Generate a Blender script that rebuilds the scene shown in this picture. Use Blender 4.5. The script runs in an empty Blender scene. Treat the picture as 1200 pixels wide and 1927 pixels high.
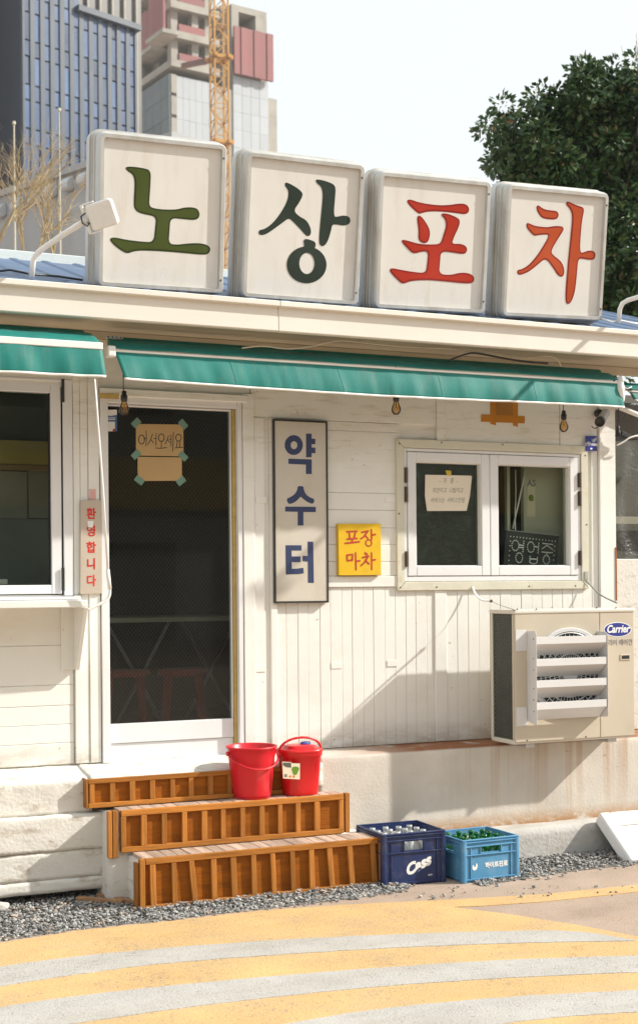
import bpy, bmesh, math, random
from mathutils import Vector, Matrix, noise
random.seed(7)
scn = bpy.context.scene
COL = scn.collection
R = math.radians

# ------------------------------------------------------------------ camera
F, CX, CY = 2600.0, 600.0, 1100.0          # focal length and principal point in photo pixels
PHI, ROLL, DIST = R(24.1), 0.008, 7.88
C0 = Vector((-DIST*math.sin(PHI), -DIST*math.cos(PHI), 1.6))
FW = Vector((math.sin(PHI), math.cos(PHI), 0))
R0 = Vector((math.cos(PHI), -math.sin(PHI), 0)); U0 = Vector((0, 0, 1))
RT = R0*math.cos(ROLL) - U0*math.sin(ROLL); UP = U0*math.cos(ROLL) + R0*math.sin(ROLL)
cd = bpy.data.cameras.new('camera'); cam = bpy.data.objects.new('camera', cd); COL.objects.link(cam)
m = Matrix((RT, UP, -FW)).transposed().to_4x4(); m.translation = C0; cam.matrix_world = m
cd.sensor_fit = 'VERTICAL'; cd.sensor_height = 36; cd.lens = F/1927*36
cd.shift_y = (CY-963.5)/1927; cd.clip_end = 3000; cd.clip_start = 0.1
cd.dof.use_dof = True; cd.dof.focus_distance = 7.6; cd.dof.aperture_fstop = 4.5
scn.camera = cam

# ------------------------------------------------------------------ light
SA, SB = 2.45, 1.85                           # towards the sun: right, up, per metre out from the facade
S = Vector((SA, -1, SB)).normalized()
w = bpy.data.worlds.new('World'); scn.world = w; w.use_nodes = True
nt = w.node_tree; bg = nt.nodes['Background']
sky = nt.nodes.new('ShaderNodeTexSky'); sky.sky_type = 'NISHITA'; sky.sun_disc = False
sky.sun_elevation = math.asin(S.z); sky.sun_rotation = math.atan2(S.x, S.y)
sky.air_density = 1.0; sky.dust_density = 5.0; sky.ozone_density = 1.0
veil = nt.nodes.new('ShaderNodeMix'); veil.data_type = 'RGBA'; veil.inputs[0].default_value = .82   # bright thin haze over the whole sky
nt.links.new(sky.outputs[0], veil.inputs[6]); veil.inputs[7].default_value = (7.25, 7.6, 7.55, 1)
nt.links.new(veil.outputs[2], bg.inputs[0]); bg.inputs[1].default_value = 0.12
sl = bpy.data.lights.new('sun', 'SUN'); sl.energy = 5.0; sl.angle = R(1.0); sl.color = (1, .955, .875)
sun = bpy.data.objects.new('sun', sl); COL.objects.link(sun); sun.location = (6, -6, 12)
sun.rotation_euler = (-S).to_track_quat('-Z', 'Y').to_euler()
scn.view_settings.view_transform = 'Standard'; scn.view_settings.look = 'None'
scn.view_settings.gamma = 1; scn.view_settings.use_curve_mapping = False
scn.view_settings.exposure = 0.36
scn.cycles.use_denoising = True
scn.cycles.max_bounces = 8; scn.cycles.transparent_max_bounces = 16

# ------------------------------------------------------------------ pixel helpers (photo pixels -> points on real planes)
def ray(x, y): return FW + RT*((x-CX)/F) + UP*((CY-y)/F)
def depth(x, y, Z): return C0 + ray(x, y)*Z
def ground(x, y, z=0.0):
    d = ray(x, y); return C0 + d*((z-C0.z)/d.z)
class Plane:
    def __init__(s, O, u, v):
        s.O = Vector(O); s.u = Vector(u).normalized(); s.v = Vector(v).normalized(); s.n = s.u.cross(s.v)
    def px(s, x, y, c=0.0):
        d = ray(x, y); t = (s.O + s.n*c - C0).dot(s.n)/d.dot(s.n); p = C0 + d*t - s.O
        return (p.dot(s.u), p.dot(s.v))
    def pt(s, a, b, c=0.0): return s.O + s.u*a + s.v*b + s.n*c
WALL = Plane((0, 0, 0), (1, 0, 0), (0, 0, 1))
GRD = Plane((0, 0, 0), (1, 0, 0), (0, 1, 0))
def wx(x, d=0, y=1100): return WALL.px(x, y, d)[0]
def wz(y, d=0, x=600): return WALL.px(x, y, d)[1]
def wpt(x, y, d=0): return WALL.pt(*WALL.px(x, y, d), d)
def rect(x0, y0, x1, y1, d=0):
    xm, ym = (x0+x1)/2, (y0+y1)/2
    return wx(x0, d, ym), wx(x1, d, ym), wz(y1, d, xm), wz(y0, d, xm)

# ------------------------------------------------------------------ materials
def nodes(name):
    mt = bpy.data.materials.new(name); mt.use_nodes = True
    t = mt.node_tree; return mt, t, t.nodes['Principled BSDF'], t.nodes, t.links
def mixc(N, L, a, b, f, typ='MIX'):
    n = N.new('ShaderNodeMix'); n.data_type = 'RGBA'; n.blend_type = typ
    for i, v in ((0, f), (6, a), (7, b)):
        if hasattr(v, 'is_output'): L.new(v, n.inputs[i])
        else: n.inputs[i].default_value = v if i == 0 else (*v[:3], 1)
    return n.outputs[2]
def coords(N, L, st=(1, 1, 1), obj=False):
    if obj: o = N.new('ShaderNodeTexCoord').outputs['Object']
    else: o = N.new('ShaderNodeNewGeometry').outputs['Position']
    mp = N.new('ShaderNodeMapping'); mp.inputs['Scale'].default_value = st; L.new(o, mp.inputs[0]); return mp.outputs[0]
def noi(N, L, co, sc, det=4, ro=.55):
    n = N.new('ShaderNodeTexNoise'); n.inputs['Scale'].default_value = sc; n.inputs['Detail'].default_value = det
    n.inputs['Roughness'].default_value = ro; L.new(co, n.inputs['Vector']); return n.outputs['Fac']
def ramp(N, L, f, lo, hi):
    n = N.new('ShaderNodeMapRange'); n.inputs[1].default_value = lo; n.inputs[2].default_value = hi; n.clamp = True
    L.new(f, n.inputs[0]); return n.outputs[0]
def mul(N, L, a, b, op='MULTIPLY'):
    n = N.new('ShaderNodeMath'); n.operation = op
    for i, v in ((0, a), (1, b)):
        if hasattr(v, 'is_output'): L.new(v, n.inputs[i])
        else: n.inputs[i].default_value = v
    return n.outputs[0]
def bumpn(N, L, bs, h, st, dist=.01):
    b = N.new('ShaderNodeBump'); b.inputs['Strength'].default_value = st; b.inputs['Distance'].default_value = dist
    L.new(h, b.inputs['Height']); L.new(b.outputs[0], bs.inputs['Normal'])
def mat(name, col, rough=.6, var=.08, vs=3, st=(1, 1, 1), c2=None, c2r=(.5, .7), c2s=4, c2st=(1, 1, 1), c2amt=.8,
        bump=.15, bs=60, bst=(1, 1, 1), metal=0, spec=.4, rnd=0, island=0, coat=0, trans=0, extra=None):
    mt, t, B, N, L = nodes(name)
    f = noi(N, L, coords(N, L, st), vs, 5)
    f = ramp(N, L, f, .25, .75)
    c = mixc(N, L, [v*(1-var) for v in col], [min(1, v*(1+var)) for v in col], f)
    if c2:
        g = mul(N, L, ramp(N, L, noi(N, L, coords(N, L, c2st), c2s, 6, .65), *c2r), c2amt)
        c = mixc(N, L, c, c2, g)
    if rnd or island:
        o = N.new('ShaderNodeObjectInfo').outputs['Random'] if rnd else N.new('ShaderNodeNewGeometry').outputs['Random Per Island']
        k = rnd or island
        c = mixc(N, L, c, (1, 1, 1), 1.0, 'MULTIPLY') if False else c
        hv = N.new('ShaderNodeHueSaturation'); L.new(c, hv.inputs['Color'])
        mr = N.new('ShaderNodeMapRange'); mr.inputs[3].default_value = 1-k; mr.inputs[4].default_value = 1+k; L.new(o, mr.inputs[0])
        L.new(mr.outputs[0], hv.inputs['Value']); c = hv.outputs[0]
    if extra: c = extra(N, L, c)
    L.new(c, B.inputs['Base Color'])
    rr = N.new('ShaderNodeMapRange'); rr.inputs[3].default_value = max(0, rough-.08); rr.inputs[4].default_value = min(1, rough+.08)
    L.new(f, rr.inputs[0]); L.new(rr.outputs[0], B.inputs['Roughness'])
    B.inputs['Metallic'].default_value = metal; B.inputs['Specular IOR Level'].default_value = spec
    B.inputs['Coat Weight'].default_value = coat
    if bump: bumpn(N, L, B, noi(N, L, coords(N, L, bst), bs, 5), bump)
    return mt
def posxyz(N, L):
    g = N.new('ShaderNodeNewGeometry'); s = N.new('ShaderNodeSeparateXYZ'); L.new(g.outputs['Position'], s.inputs[0]); return s.outputs
def glass(name, tint=(.8, .85, .82), ior=1.5, rough=.02, refl=1.0, bump=0):
    mt = bpy.data.materials.new(name); mt.use_nodes = True; t = mt.node_tree; N = t.nodes; L = t.links
    N.remove(N['Principled BSDF'])
    tr = N.new('ShaderNodeBsdfTransparent'); tr.inputs[0].default_value = (*tint, 1)
    gl = N.new('ShaderNodeBsdfGlossy'); gl.inputs['Roughness'].default_value = rough
    fr = N.new('ShaderNodeFresnel'); fr.inputs[0].default_value = ior
    f = mul(N, L, fr.outputs[0], refl); mx = N.new('ShaderNodeMixShader')
    if bump:
        b = N.new('ShaderNodeBump'); b.inputs['Strength'].default_value = bump; b.inputs['Distance'].default_value = .01
        L.new(noi(N, L, coords(N, L), 55, 5), b.inputs['Height']); L.new(b.outputs[0], gl.inputs['Normal'])
    L.new(f, mx.inputs[0]); L.new(tr.outputs[0], mx.inputs[1]); L.new(gl.outputs[0], mx.inputs[2])
    L.new(mx.outputs[0], N['Material Output'].inputs[0]); return mt

M = {}
DIRT = (.36, .26, .16)
def grime(N, L, c):      # grime washed up from the ledge and streaks under the eave boards
    p = posxyz(N, L)
    n1 = noi(N, L, coords(N, L, (1, 1, 3)), 7, 6, .7)
    low = mul(N, L, ramp(N, L, p[2], .80, .66), ramp(N, L, n1, .35, .6))
    c = mixc(N, L, c, (.40, .33, .25), mul(N, L, low, .7))
    n2 = ramp(N, L, noi(N, L, coords(N, L, (1.2, 1, 9)), 3.2, 7, .72), .52, .72)
    up = mul(N, L, ramp(N, L, p[2], 2.1, 2.45), n2)
    c = mixc(N, L, c, (.42, .32, .20), mul(N, L, up, .55))
    spots = ramp(N, L, noi(N, L, coords(N, L), 26, 3, .5), .72, .76)
    return mixc(N, L, c, (.33, .24, .16), mul(N, L, spots, .5))
M['siding'] = mat('white_painted_boards', (.775, .768, .725), .55, .05, 2.5, bump=.12, bs=18, bst=(4, 4, 1), extra=grime, c2=(.66, .61, .50), c2r=(.5, .75), c2s=1.8, c2st=(1, 1, 2), c2amt=.5)
M['trimw'] = mat('white_painted_trim', (.785, .778, .735), .5, .05, 4, bump=.08, bs=30, extra=grime)
M['pvc'] = mat('white_window_plastic', (.74, .74, .745), .35, .03, 5, bump=.03, bs=20, c2=(.55, .47, .36), c2r=(.62, .8), c2s=9, c2amt=.4)
M['flash'] = mat('cream_flashing_tape', (.62, .60, .49), .45, .06, 8, bump=.25, bs=14, c2=(.45, .38, .2), c2r=(.58, .75), c2s=12, c2amt=.6)
M['foam'] = mat('yellow_seal_foam', (.52, .38, .12), .8, .2, 25, bump=.5, bs=50)
def rust(N, L, c):
    p = posxyz(N, L)
    n = noi(N, L, coords(N, L, (1, 1, .35)), 6, 6, .7)
    right = ramp(N, L, p[0], -.1, .5)
    top = mul(N, L, ramp(N, L, p[2], .645, .656), ramp(N, L, n, .28, .42))
    c = mixc(N, L, c, (.26, .085, .022), mul(N, L, mul(N, L, top, right), .95))
    st = mul(N, L, ramp(N, L, noi(N, L, coords(N, L, (5, 1, .12)), 1.7, 5, .6), .50, .66), ramp(N, L, p[0], .5, 1.0))
    st = mul(N, L, st, ramp(N, L, p[2], .1, .6))
    c = mixc(N, L, c, (.38, .19, .075), mul(N, L, st, .8))
    lo = mul(N, L, ramp(N, L, p[2], .27, .185), ramp(N, L, noi(N, L, coords(N, L, (1, 1, 2)), 9, 6, .7), .32, .5))
    c = mixc(N, L, c, (.38, .19, .06), mul(N, L, lo, .95))
    chip = ramp(N, L, noi(N, L, coords(N, L, (1, 1, 2.2)), 11, 4, .6), .70, .73)
    return mixc(N, L, c, (.25, .20, .15), mul(N, L, chip, .6))
M['plinth'] = mat('dirty_white_concrete', (.60, .555, .49), .85, .12, 3, bump=.22, bs=60, extra=rust, c2=(.50, .44, .37), c2r=(.45, .7), c2s=2.2, c2amt=.6)
M['slab'] = mat('whitewashed_concrete', (.68, .655, .60), .85, .08, 4, bump=.38, bs=50, c2=(.40, .33, .25), c2r=(.55, .70), c2s=9, c2st=(1, 1, 2.5), c2amt=.75)
M['ledge'] = mat('bare_grey_concrete', (.50, .48, .45), .9, .12, 5, bump=.5, bs=40, c2=(.33, .29, .24), c2r=(.5, .7), c2s=6, c2amt=.6)
M['fascia'] = mat('cream_metal_fascia', (.735, .70, .63), .45, .04, 3, bump=.05, bs=15, c2=(.55, .45, .33), c2r=(.6, .8), c2s=6, c2st=(3, 1, 1), c2amt=.35)
M['soffit'] = mat('weathered_eave_boards', (.50, .44, .33), .7, .12, 4, bump=.2, bs=25)
M['roof'] = mat('blue_coated_steel', (.075, .125, .22), .5, .15, 3, bump=.05, c2=(.3, .33, .36), c2r=(.58, .7), c2s=5, c2amt=.6)
M['ridge'] = mat('pale_ridge_metal', (.66, .71, .70), .5, .06, 4, c2=(.35, .20, .10), c2r=(.66, .70), c2s=3, c2st=(1.2, 1, 6), c2amt=.9)
M['black'] = mat('black_rubber', (.02, .02, .02), .5, .2, 10, bump=.05)
M['blackpl'] = mat('black_plastic', (.035, .035, .033), .35, .2, 10, bump=.05)
M['whitepl'] = mat('white_plastic', (.80, .79, .76), .35, .04, 8, bump=.04, c2=(.5, .45, .38), c2r=(.62, .8), c2s=14, c2amt=.4)
M['signwhite'] = mat('sign_acrylic', (.705, .685, .645), .3, .035, 2, bump=.02, spec=.5, c2=(.52, .44, .31), c2r=(.5, .8), c2s=3, c2st=(5, 5, .5), c2amt=.4)
M['alu'] = mat('weathered_aluminium_frame', (.54, .54, .52), .4, .1, 6, metal=.3, bump=.06, c2=(.33, .28, .20), c2r=(.45, .7), c2s=5, c2st=(2, 2, .5), c2amt=.5)
M['gl_olive'] = mat('olive_green_film', (.058, .078, .014), .35, .1, 4, bump=0)
M['gl_olived'] = mat('dark_olive_film', (.024, .04, .009), .35, .1, 4, bump=0)
M['gl_dark'] = mat('blackish_green_film', (.022, .035, .026), .35, .12, 4, bump=0)
M['gl_red'] = mat('bright_red_film', (.40, .028, .011), .35, .1, 3, bump=0)
M['gl_redd'] = mat('deep_red_film', (.24, .012, .008), .35, .1, 3, bump=0)
M['gl_or'] = mat('orange_red_film', (.43, .068, .016), .35, .1, 3, bump=0)
def awn(name, col):
    mt, t, B, N, L = nodes(name)
    co = coords(N, L); f = ramp(N, L, noi(N, L, coords(N, L, (1.5, 1.5, .5)), 3, 6), .25, .75)
    c = mixc(N, L, [v*.8 for v in col], [v*1.15 for v in col], f)
    dst = ramp(N, L, noi(N, L, coords(N, L, (9, 9, 1.2)), 2, 6, .7), .5, .75)
    c = mixc(N, L, c, (.16, .22, .19), mul(N, L, dst, .35))
    L.new(c, B.inputs['Base Color']); B.inputs['Roughness'].default_value = .55; B.inputs['Specular IOR Level'].default_value = .3
    h = mul(N, L, noi(N, L, coords(N, L, (400, 400, 40)), 1, 2), .5); bumpn(N, L, B, h, .2)
    return mt
M['awning'] = awn('teal_awning_canvas', (.012, .185, .160))
M['hem'] = mat('white_hem_tape', (.80, .78, .74), .6, .05, 8, bump=.1)
M['navy'] = mat('navy_sign_paint', (.035, .05, .12), .45, .12, 6, bump=0)
M['signgrey'] = mat('stained_sign_board', (.56, .52, .45), .5, .07, 2.4, bump=.03, c2=(.44, .35, .22), c2r=(.5, .78), c2s=2.8, c2st=(1.5, 1, .8), c2amt=.6)
M['yellow'] = mat('yellow_sign_paint', (.72, .45, .012), .5, .1, 6, bump=.05, c2=(.42, .25, .02), c2r=(.55, .75), c2s=6, c2amt=.5)
M['redp'] = mat('red_lettering_paint', (.42, .045, .02), .5, .15, 9, bump=0)
M['redbright'] = mat('bright_red_lettering', (.60, .03, .02), .5, .2, 20, bump=0)
M['greyboard'] = mat('weathered_plywood_strip', (.50, .43, .35), .65, .1, 4, st=(1, 1, .5), bump=.1, c2=(.34, .27, .2), c2r=(.55, .75), c2s=6, c2amt=.5)
M['card'] = mat('brown_cardboard', (.47, .32, .15), .85, .07, 6, bump=.15, bs=30)
M['ink'] = mat('black_ink', (.02, .018, .016), .6, .2, 10, bump=0)
M['inkg'] = mat('thin_grey_ink', (.16, .14, .12), .6, .2, 10, bump=0)
M['paper'] = mat('note_paper', (.74, .67, .55), .8, .04, 4, bump=.1)
M['tapeg'] = mat('green_masking_tape', (.15, .27, .21), .6, .1, 9, bump=.1)
M['tapeo'] = mat('orange_packing_tape', (.50, .20, .015), .35, .12, 9, bump=.2, bs=25)
M['tapeo2'] = mat('orange_packing_sheet', (.36, .16, .025), .4, .2, 9, bump=.3, bs=25)
M['tapey'] = mat('yellow_tape', (.55, .40, .03), .5, .1, 9, bump=.1)
M['stblue'] = mat('blue_sticker_print', (.03, .04, .24), .4, .06, 9, bump=0)
M['stblue2'] = mat('mid_blue_card_print', (.08, .15, .38), .4, .1, 9, bump=0)
M['printw'] = mat('white_print', (.80, .80, .78), .45, .03, 9, bump=0)
M['printg'] = mat('grey_print', (.24, .24, .25), .45, .05, 9, bump=0)
M['pink'] = mat('pink_sticker_print', (.70, .40, .38), .5, .12, 25, bump=0)
M['acbody'] = mat('beige_ac_enamel', (.54, .475, .375), .4, .04, 3, bump=.03, c2=(.42, .34, .24), c2r=(.62, .8), c2s=7, c2amt=.35)
M['accream'] = mat('cream_ac_lid', (.66, .62, .54), .4, .04, 3, bump=.03, c2=(.45, .36, .25), c2r=(.62, .8), c2s=9, c2amt=.35)
M['louvre'] = mat('white_louvre_plastic', (.66, .655, .65), .35, .03, 6, bump=.02)
M['coil'] = mat('dark_coil_and_fan_shade', (.030, .036, .032), .6, .3, 40, bump=.3, bs=90)
M['coilwire'] = mat('coil_guard_wire', (.17, .18, .15), .5, .2, 12, bump=0, metal=.3)
M['steel'] = mat('galvanised_steel', (.52, .52, .51), .4, .1, 12, metal=.7, bump=.05)
M['darkmetal'] = mat('dark_rusty_metal', (.10, .075, .06), .55, .3, 20, bump=.2)
M['strapg'] = mat('grey_webbing', (.22, .21, .20), .7, .1, 30, bump=.2)
def wood(name, col, dark, st, rnd=.12, c2amt=.7):
    return mat(name, col, .55, .22, 7, st, c2=dark, c2r=(.48, .72), c2s=5, c2st=st, c2amt=c2amt, bump=.3, bs=9, bst=tuple(v*3 for v in st), rnd=rnd, spec=.2)
M['woodh'] = wood('orange_stained_rail', (.42, .165, .03), (.20, .072, .015), (.6, 4, 9), .18)
M['woodv'] = wood('orange_stained_slat', (.41, .165, .034), (.20, .08, .022), (9, 4, .6), .25)
M['woodp'] = wood('dark_amber_plywood', (.28, .085, .004), (.16, .045, .004), (.8, 4, 5), .15)
M['woodt'] = wood('sun_bleached_tread', (.52, .39, .31), (.28, .21, .16), (8, .7, 2), .2, .85)
M['woods'] = wood('weathered_scrap_wood', (.36, .20, .10), (.2, .11, .06), (2, 2, 6))
M['red'] = mat('red_bucket_plastic', (.62, .012, .025), .38, .05, 5, bump=.03, spec=.4, c2=(.62, .14, .12), c2r=(.52, .75), c2s=9, c2st=(1, 1, .5), c2amt=.45)
M['red2'] = mat('glossy_red_bucket_plastic', (.60, .008, .012), .28, .05, 5, bump=.02, spec=.5)
M['knob'] = mat('blue_knob_plastic', (.08, .13, .42), .4, .05, 5, bump=0)
M['labelp'] = mat('cream_paper_label', (.74, .65, .50), .6, .05, 9, bump=0)
M['labelg'] = mat('green_label_print', (.13, .26, .02), .6, .1, 9, bump=0)
M['labeld'] = mat('dark_label_print', (.09, .10, .08), .6, .1, 9, bump=0)
M['labelo'] = mat('orange_label_print', (.65, .22, .04), .6, .1, 9, bump=0)
M['navypl'] = mat('navy_crate_plastic', (.016, .030, .105), .4, .1, 6, bump=.06, c2=(.13, .14, .18), c2r=(.52, .78), c2s=14, c2amt=.45)
M['bluepl'] = mat('light_blue_crate_plastic', (.085, .27, .46), .42, .08, 6, bump=.06, c2=(.24, .37, .46), c2r=(.5, .75), c2s=12, c2amt=.5)
M['foamw'] = mat('white_styrofoam', (.86, .86, .85), .8, .02, 8, bump=.25, bs=120)
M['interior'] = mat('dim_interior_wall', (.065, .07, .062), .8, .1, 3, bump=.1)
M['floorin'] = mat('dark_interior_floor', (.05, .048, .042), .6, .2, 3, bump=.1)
M['inboard'] = mat('olive_partition_board', (.55, .52, .42), .7, .06, 3, bump=.05)
M['redst'] = mat('red_stool_plastic', (.35, .03, .015), .45, .1, 5, bump=0)
M['vinylg'] = glass('cloudy_tent_vinyl', (.62, .62, .58), 1.45, .2, 2.2, bump=.6)
M['vinylb'] = mat('dark_tarpaulin', (.045, .047, .045), .3, .25, 6, bump=.6, bs=9, spec=.7)
M['pane'] = glass('window_glass', (.84, .88, .85), 1.5, .01, .52)
M['panetex'] = glass('frosted_dark_glass', (.72, .78, .74), 1.5, .10, 1.2, bump=.35)
M['wire'] = mat('embedded_wire', (.21, .205, .18), .5, .1, 20, metal=.0, bump=0)
M['amber'] = glass('amber_bulb_glass', (.93, .76, .50), 1.5, .03, 1.3)
M['filament'] = mat('brass_filament', (.6, .36, .15), .3, .1, 20, metal=.8, bump=0)
M['green'] = glass('green_bottle_glass', (.02, .28, .05), 1.5, .03, 1.8)
M['clear'] = glass('clear_bottle_glass', (.80, .84, .84), 1.5, .03, 2.2)
M['greensol'] = mat('green_bottle_base', (.01, .16, .035), .12, .1, 9, bump=0, spec=.7)
M['clearsol'] = mat('clear_bottle_body', (.52, .55, .56), .12, .12, 14, bump=.1, spec=.7)

# ------------------------------------------------------------------ mesh builder
class MB:
    def __init__(s): s.v = []; s.f = []
    def add(s, vs, fs):
        o = len(s.v); s.v += [Vector(p) for p in vs]; s.f += [tuple(i+o for i in f) for f in fs]; return s
    def box(s, pl, a0, a1, b0, b1, c0, c1):
        P = pl.pt; vs = [P(a, b, c) for c in (c0, c1) for b in (b0, b1) for a in (a0, a1)]
        return s.add(vs, [(0, 2, 3, 1), (4, 5, 7, 6), (0, 1, 5, 4), (2, 6, 7, 3), (0, 4, 6, 2), (1, 3, 7, 5)])
    def prism(s, pl, poly, c0, c1):
        ar = sum(poly[i-1][0]*poly[i][1]-poly[i][0]*poly[i-1][1] for i in range(len(poly)))
        if ar < 0: poly = poly[::-1]
        n = len(poly); vs = [pl.pt(a, b, c0) for a, b in poly]+[pl.pt(a, b, c1) for a, b in poly]
        return s.add(vs, [tuple(range(n))[::-1], tuple(range(n, 2*n))]+[(i, (i+1) % n, n+(i+1) % n, n+i) for i in range(n)])
    def ring(s, pl, outer, inner, c0, c1):
        n = len(outer); vs = [pl.pt(a, b, c) for c in (c0, c1) for q in (outer, inner) for a, b in q]
        fs = []
        for i in range(n):
            j = (i+1) % n
            fs += [(2*n+i, 2*n+j, 3*n+j, 3*n+i), (i, n+i, n+j, j), (i, j, 2*n+j, 2*n+i), (n+i, 3*n+i, 3*n+j, n+j)]
        return s.add(vs, fs)
    def tube(s, pts, r, n=8, cap=True):
        pts = [Vector(p) for p in pts]; rs = r if isinstance(r, (list, tuple)) else [r]*len(pts)
        vs = []; t0 = (pts[1]-pts[0]).normalized(); up = Vector((0, 0, 1)) if abs(t0.z) < .9 else Vector((1, 0, 0))
        x = t0.cross(up).normalized()
        for i, p in enumerate(pts):
            t = (pts[min(i+1, len(pts)-1)]-pts[max(i-1, 0)]).normalized()
            x = (x-t*x.dot(t)).normalized(); y = t.cross(x)
            vs += [p+(x*math.cos(2*math.pi*k/n)+y*math.sin(2*math.pi*k/n))*rs[i] for k in range(n)]
        fs = [(i*n+k, i*n+(k+1) % n, (i+1)*n+(k+1) % n, (i+1)*n+k) for i in range(len(pts)-1) for k in range(n)]
        if cap: fs += [tuple(range(n))[::-1], tuple(range((len(pts)-1)*n, len(pts)*n))]
        return s.add(vs, fs)
    def bar(s, p, q, wdt, hgt, up=(0, 0, 1)):
        p, q = Vector(p), Vector(q); t = (q-p).normalized(); u = t.cross(Vector(up)).normalized(); v = u.cross(t)
        vs = [b+u*(i*wdt/2)+v*(j*hgt/2) for b in (p, q) for j in (-1, 1) for i in (-1, 1)]
        return s.add(vs, [(0, 1, 3, 2), (4, 6, 7, 5), (0, 4, 5, 1), (2, 3, 7, 6), (0, 2, 6, 4), (1, 5, 7, 3)])
    def lathe(s, base, prof, n=24, axis=(0, 0, 1), sx=1, sy=1):
        ax = Vector(axis).normalized(); b = Vector(base)
        x = ax.orthogonal().normalized() if abs(ax.z) < .99 else Vector((1, 0, 0)); y = ax.cross(x)
        vs = [b+ax*h+(x*math.cos(2*math.pi*k/n)*sx+y*math.sin(2*math.pi*k/n)*sy)*r for r, h in prof for k in range(n)]
        return s.add(vs, [(i*n+k, i*n+(k+1) % n, (i+1)*n+(k+1) % n, (i+1)*n+k) for i in range(len(prof)-1) for k in range(n)])
    def grid(s, fn, nu, nv):
        vs = [fn(i/nu, j/nv) for j in range(nv+1) for i in range(nu+1)]
        return s.add(vs, [(j*(nu+1)+i, j*(nu+1)+i+1, (j+1)*(nu+1)+i+1, (j+1)*(nu+1)+i) for j in range(nv) for i in range(nu)])
    def build(s, name, mt, parent=None, smooth=False, bevel=0, seg=1, thick=0, sub=0):
        lo = Vector([min(p[i] for p in s.v) for i in range(3)]); hi = Vector([max(p[i] for p in s.v) for i in range(3)])
        c = (lo+hi)/2; c.z = lo.z
        me = bpy.data.meshes.new(name); me.from_pydata([tuple(p-c) for p in s.v], [], s.f); me.update()
        if smooth: me.polygons.foreach_set('use_smooth', [True]*len(me.polygons))
        me.materials.append(M[mt] if isinstance(mt, str) else mt)
        return place(name, me, c, parent, bevel, seg, thick, sub)
def place(name, me, c, parent=None, bevel=0, seg=1, thick=0, sub=0):
    o = bpy.data.objects.new(name, me); COL.objects.link(o)
    o.location = Vector(c)-wloc(parent) if parent else c
    if parent: o.parent = parent
    if thick: md = o.modifiers.new('thick', 'SOLIDIFY'); md.thickness = thick; md.offset = 0
    if sub: md = o.modifiers.new('sub', 'SUBSURF'); md.levels = md.render_levels = sub
    if bevel: md = o.modifiers.new('edge', 'BEVEL'); md.width = bevel; md.segments = seg; md.limit_method = 'ANGLE'; md.angle_limit = R(40)
    return o
def wloc(o):
    v = Vector((0, 0, 0))
    while o: v = v+o.location; o = o.parent
    return v
def tag(o, label, cat, group=None, kind=None):
    o['label'] = label; o['category'] = cat
    if group: o['group'] = group
    if kind: o['kind'] = kind
    return o
def thing(name, loc, label, cat, group=None):
    o = bpy.data.objects.new(name, None); COL.objects.link(o); o.location = loc; o.empty_display_size = .1
    return tag(o, label, cat, group)
def struct(o): o['kind'] = 'structure'; return o
def board(name, r, c0, c1, mt, parent, bevel=.003, pl=WALL):
    return MB().box(pl, *r, c0, c1).build(name, mt, parent, bevel=bevel)
def copytree(o, loc, parent=None):
    c = o.copy(); COL.objects.link(c); c.parent = parent
    if loc is not None: c.location = loc
    for ch in o.children: copytree(ch, None, c)
    return c
def chaikin(p, n=2, closed=True):
    for _ in range(n):
        q = []
        for i in range(len(p) if closed else len(p)-1):
            a, b = p[i], p[(i+1) % len(p)]
            q += [(a[0]*.75+b[0]*.25, a[1]*.75+b[1]*.25), (a[0]*.25+b[0]*.75, a[1]*.25+b[1]*.75)]
        p = q if closed else [p[0]]+q+[p[-1]]
    return p
def inset(p, d):
    ar = sum(p[i-1][0]*p[i][1]-p[i][0]*p[i-1][1] for i in range(len(p)))
    sg = 1 if ar > 0 else -1; out = []
    for i in range(len(p)):
        a, b, c = Vector(p[i-1]), Vector(p[i]), Vector(p[(i+1) % len(p)])
        n1 = (b-a).normalized(); n2 = (c-b).normalized(); t = (n1+n2)
        if t.length < 1e-6: t = n1
        t.normalize(); out.append((b.x-t.y*d*sg, b.y+t.x*d*sg))
    return out
def ell(cx, cy, rx, ry, n=28): return [(cx+rx*math.cos(2*math.pi*i/n), cy+ry*math.sin(2*math.pi*i/n)) for i in range(n)]
def stroke(mb, pl, pts, wd, c, th=.0006):
    # a flat brush stroke of width wd along pts with rounded ends
    P = [Vector(p) for p in pts]; L, Rr = [], []
    for i, p in enumerate(P):
        t = (P[min(i+1, len(P)-1)]-P[max(i-1, 0)]).normalized(); n = Vector((-t.y, t.x))
        L.append(p+n*wd/2); Rr.append(p-n*wd/2)
    t0 = (P[0]-P[1]).normalized(); t1 = (P[-1]-P[-2]).normalized()
    poly = L+[P[-1]+t1*wd*.4]+Rr[::-1]+[P[0]+t0*wd*.4]
    mb.prism(pl, [(q.x, q.y) for q in poly], c, c+th)
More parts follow.
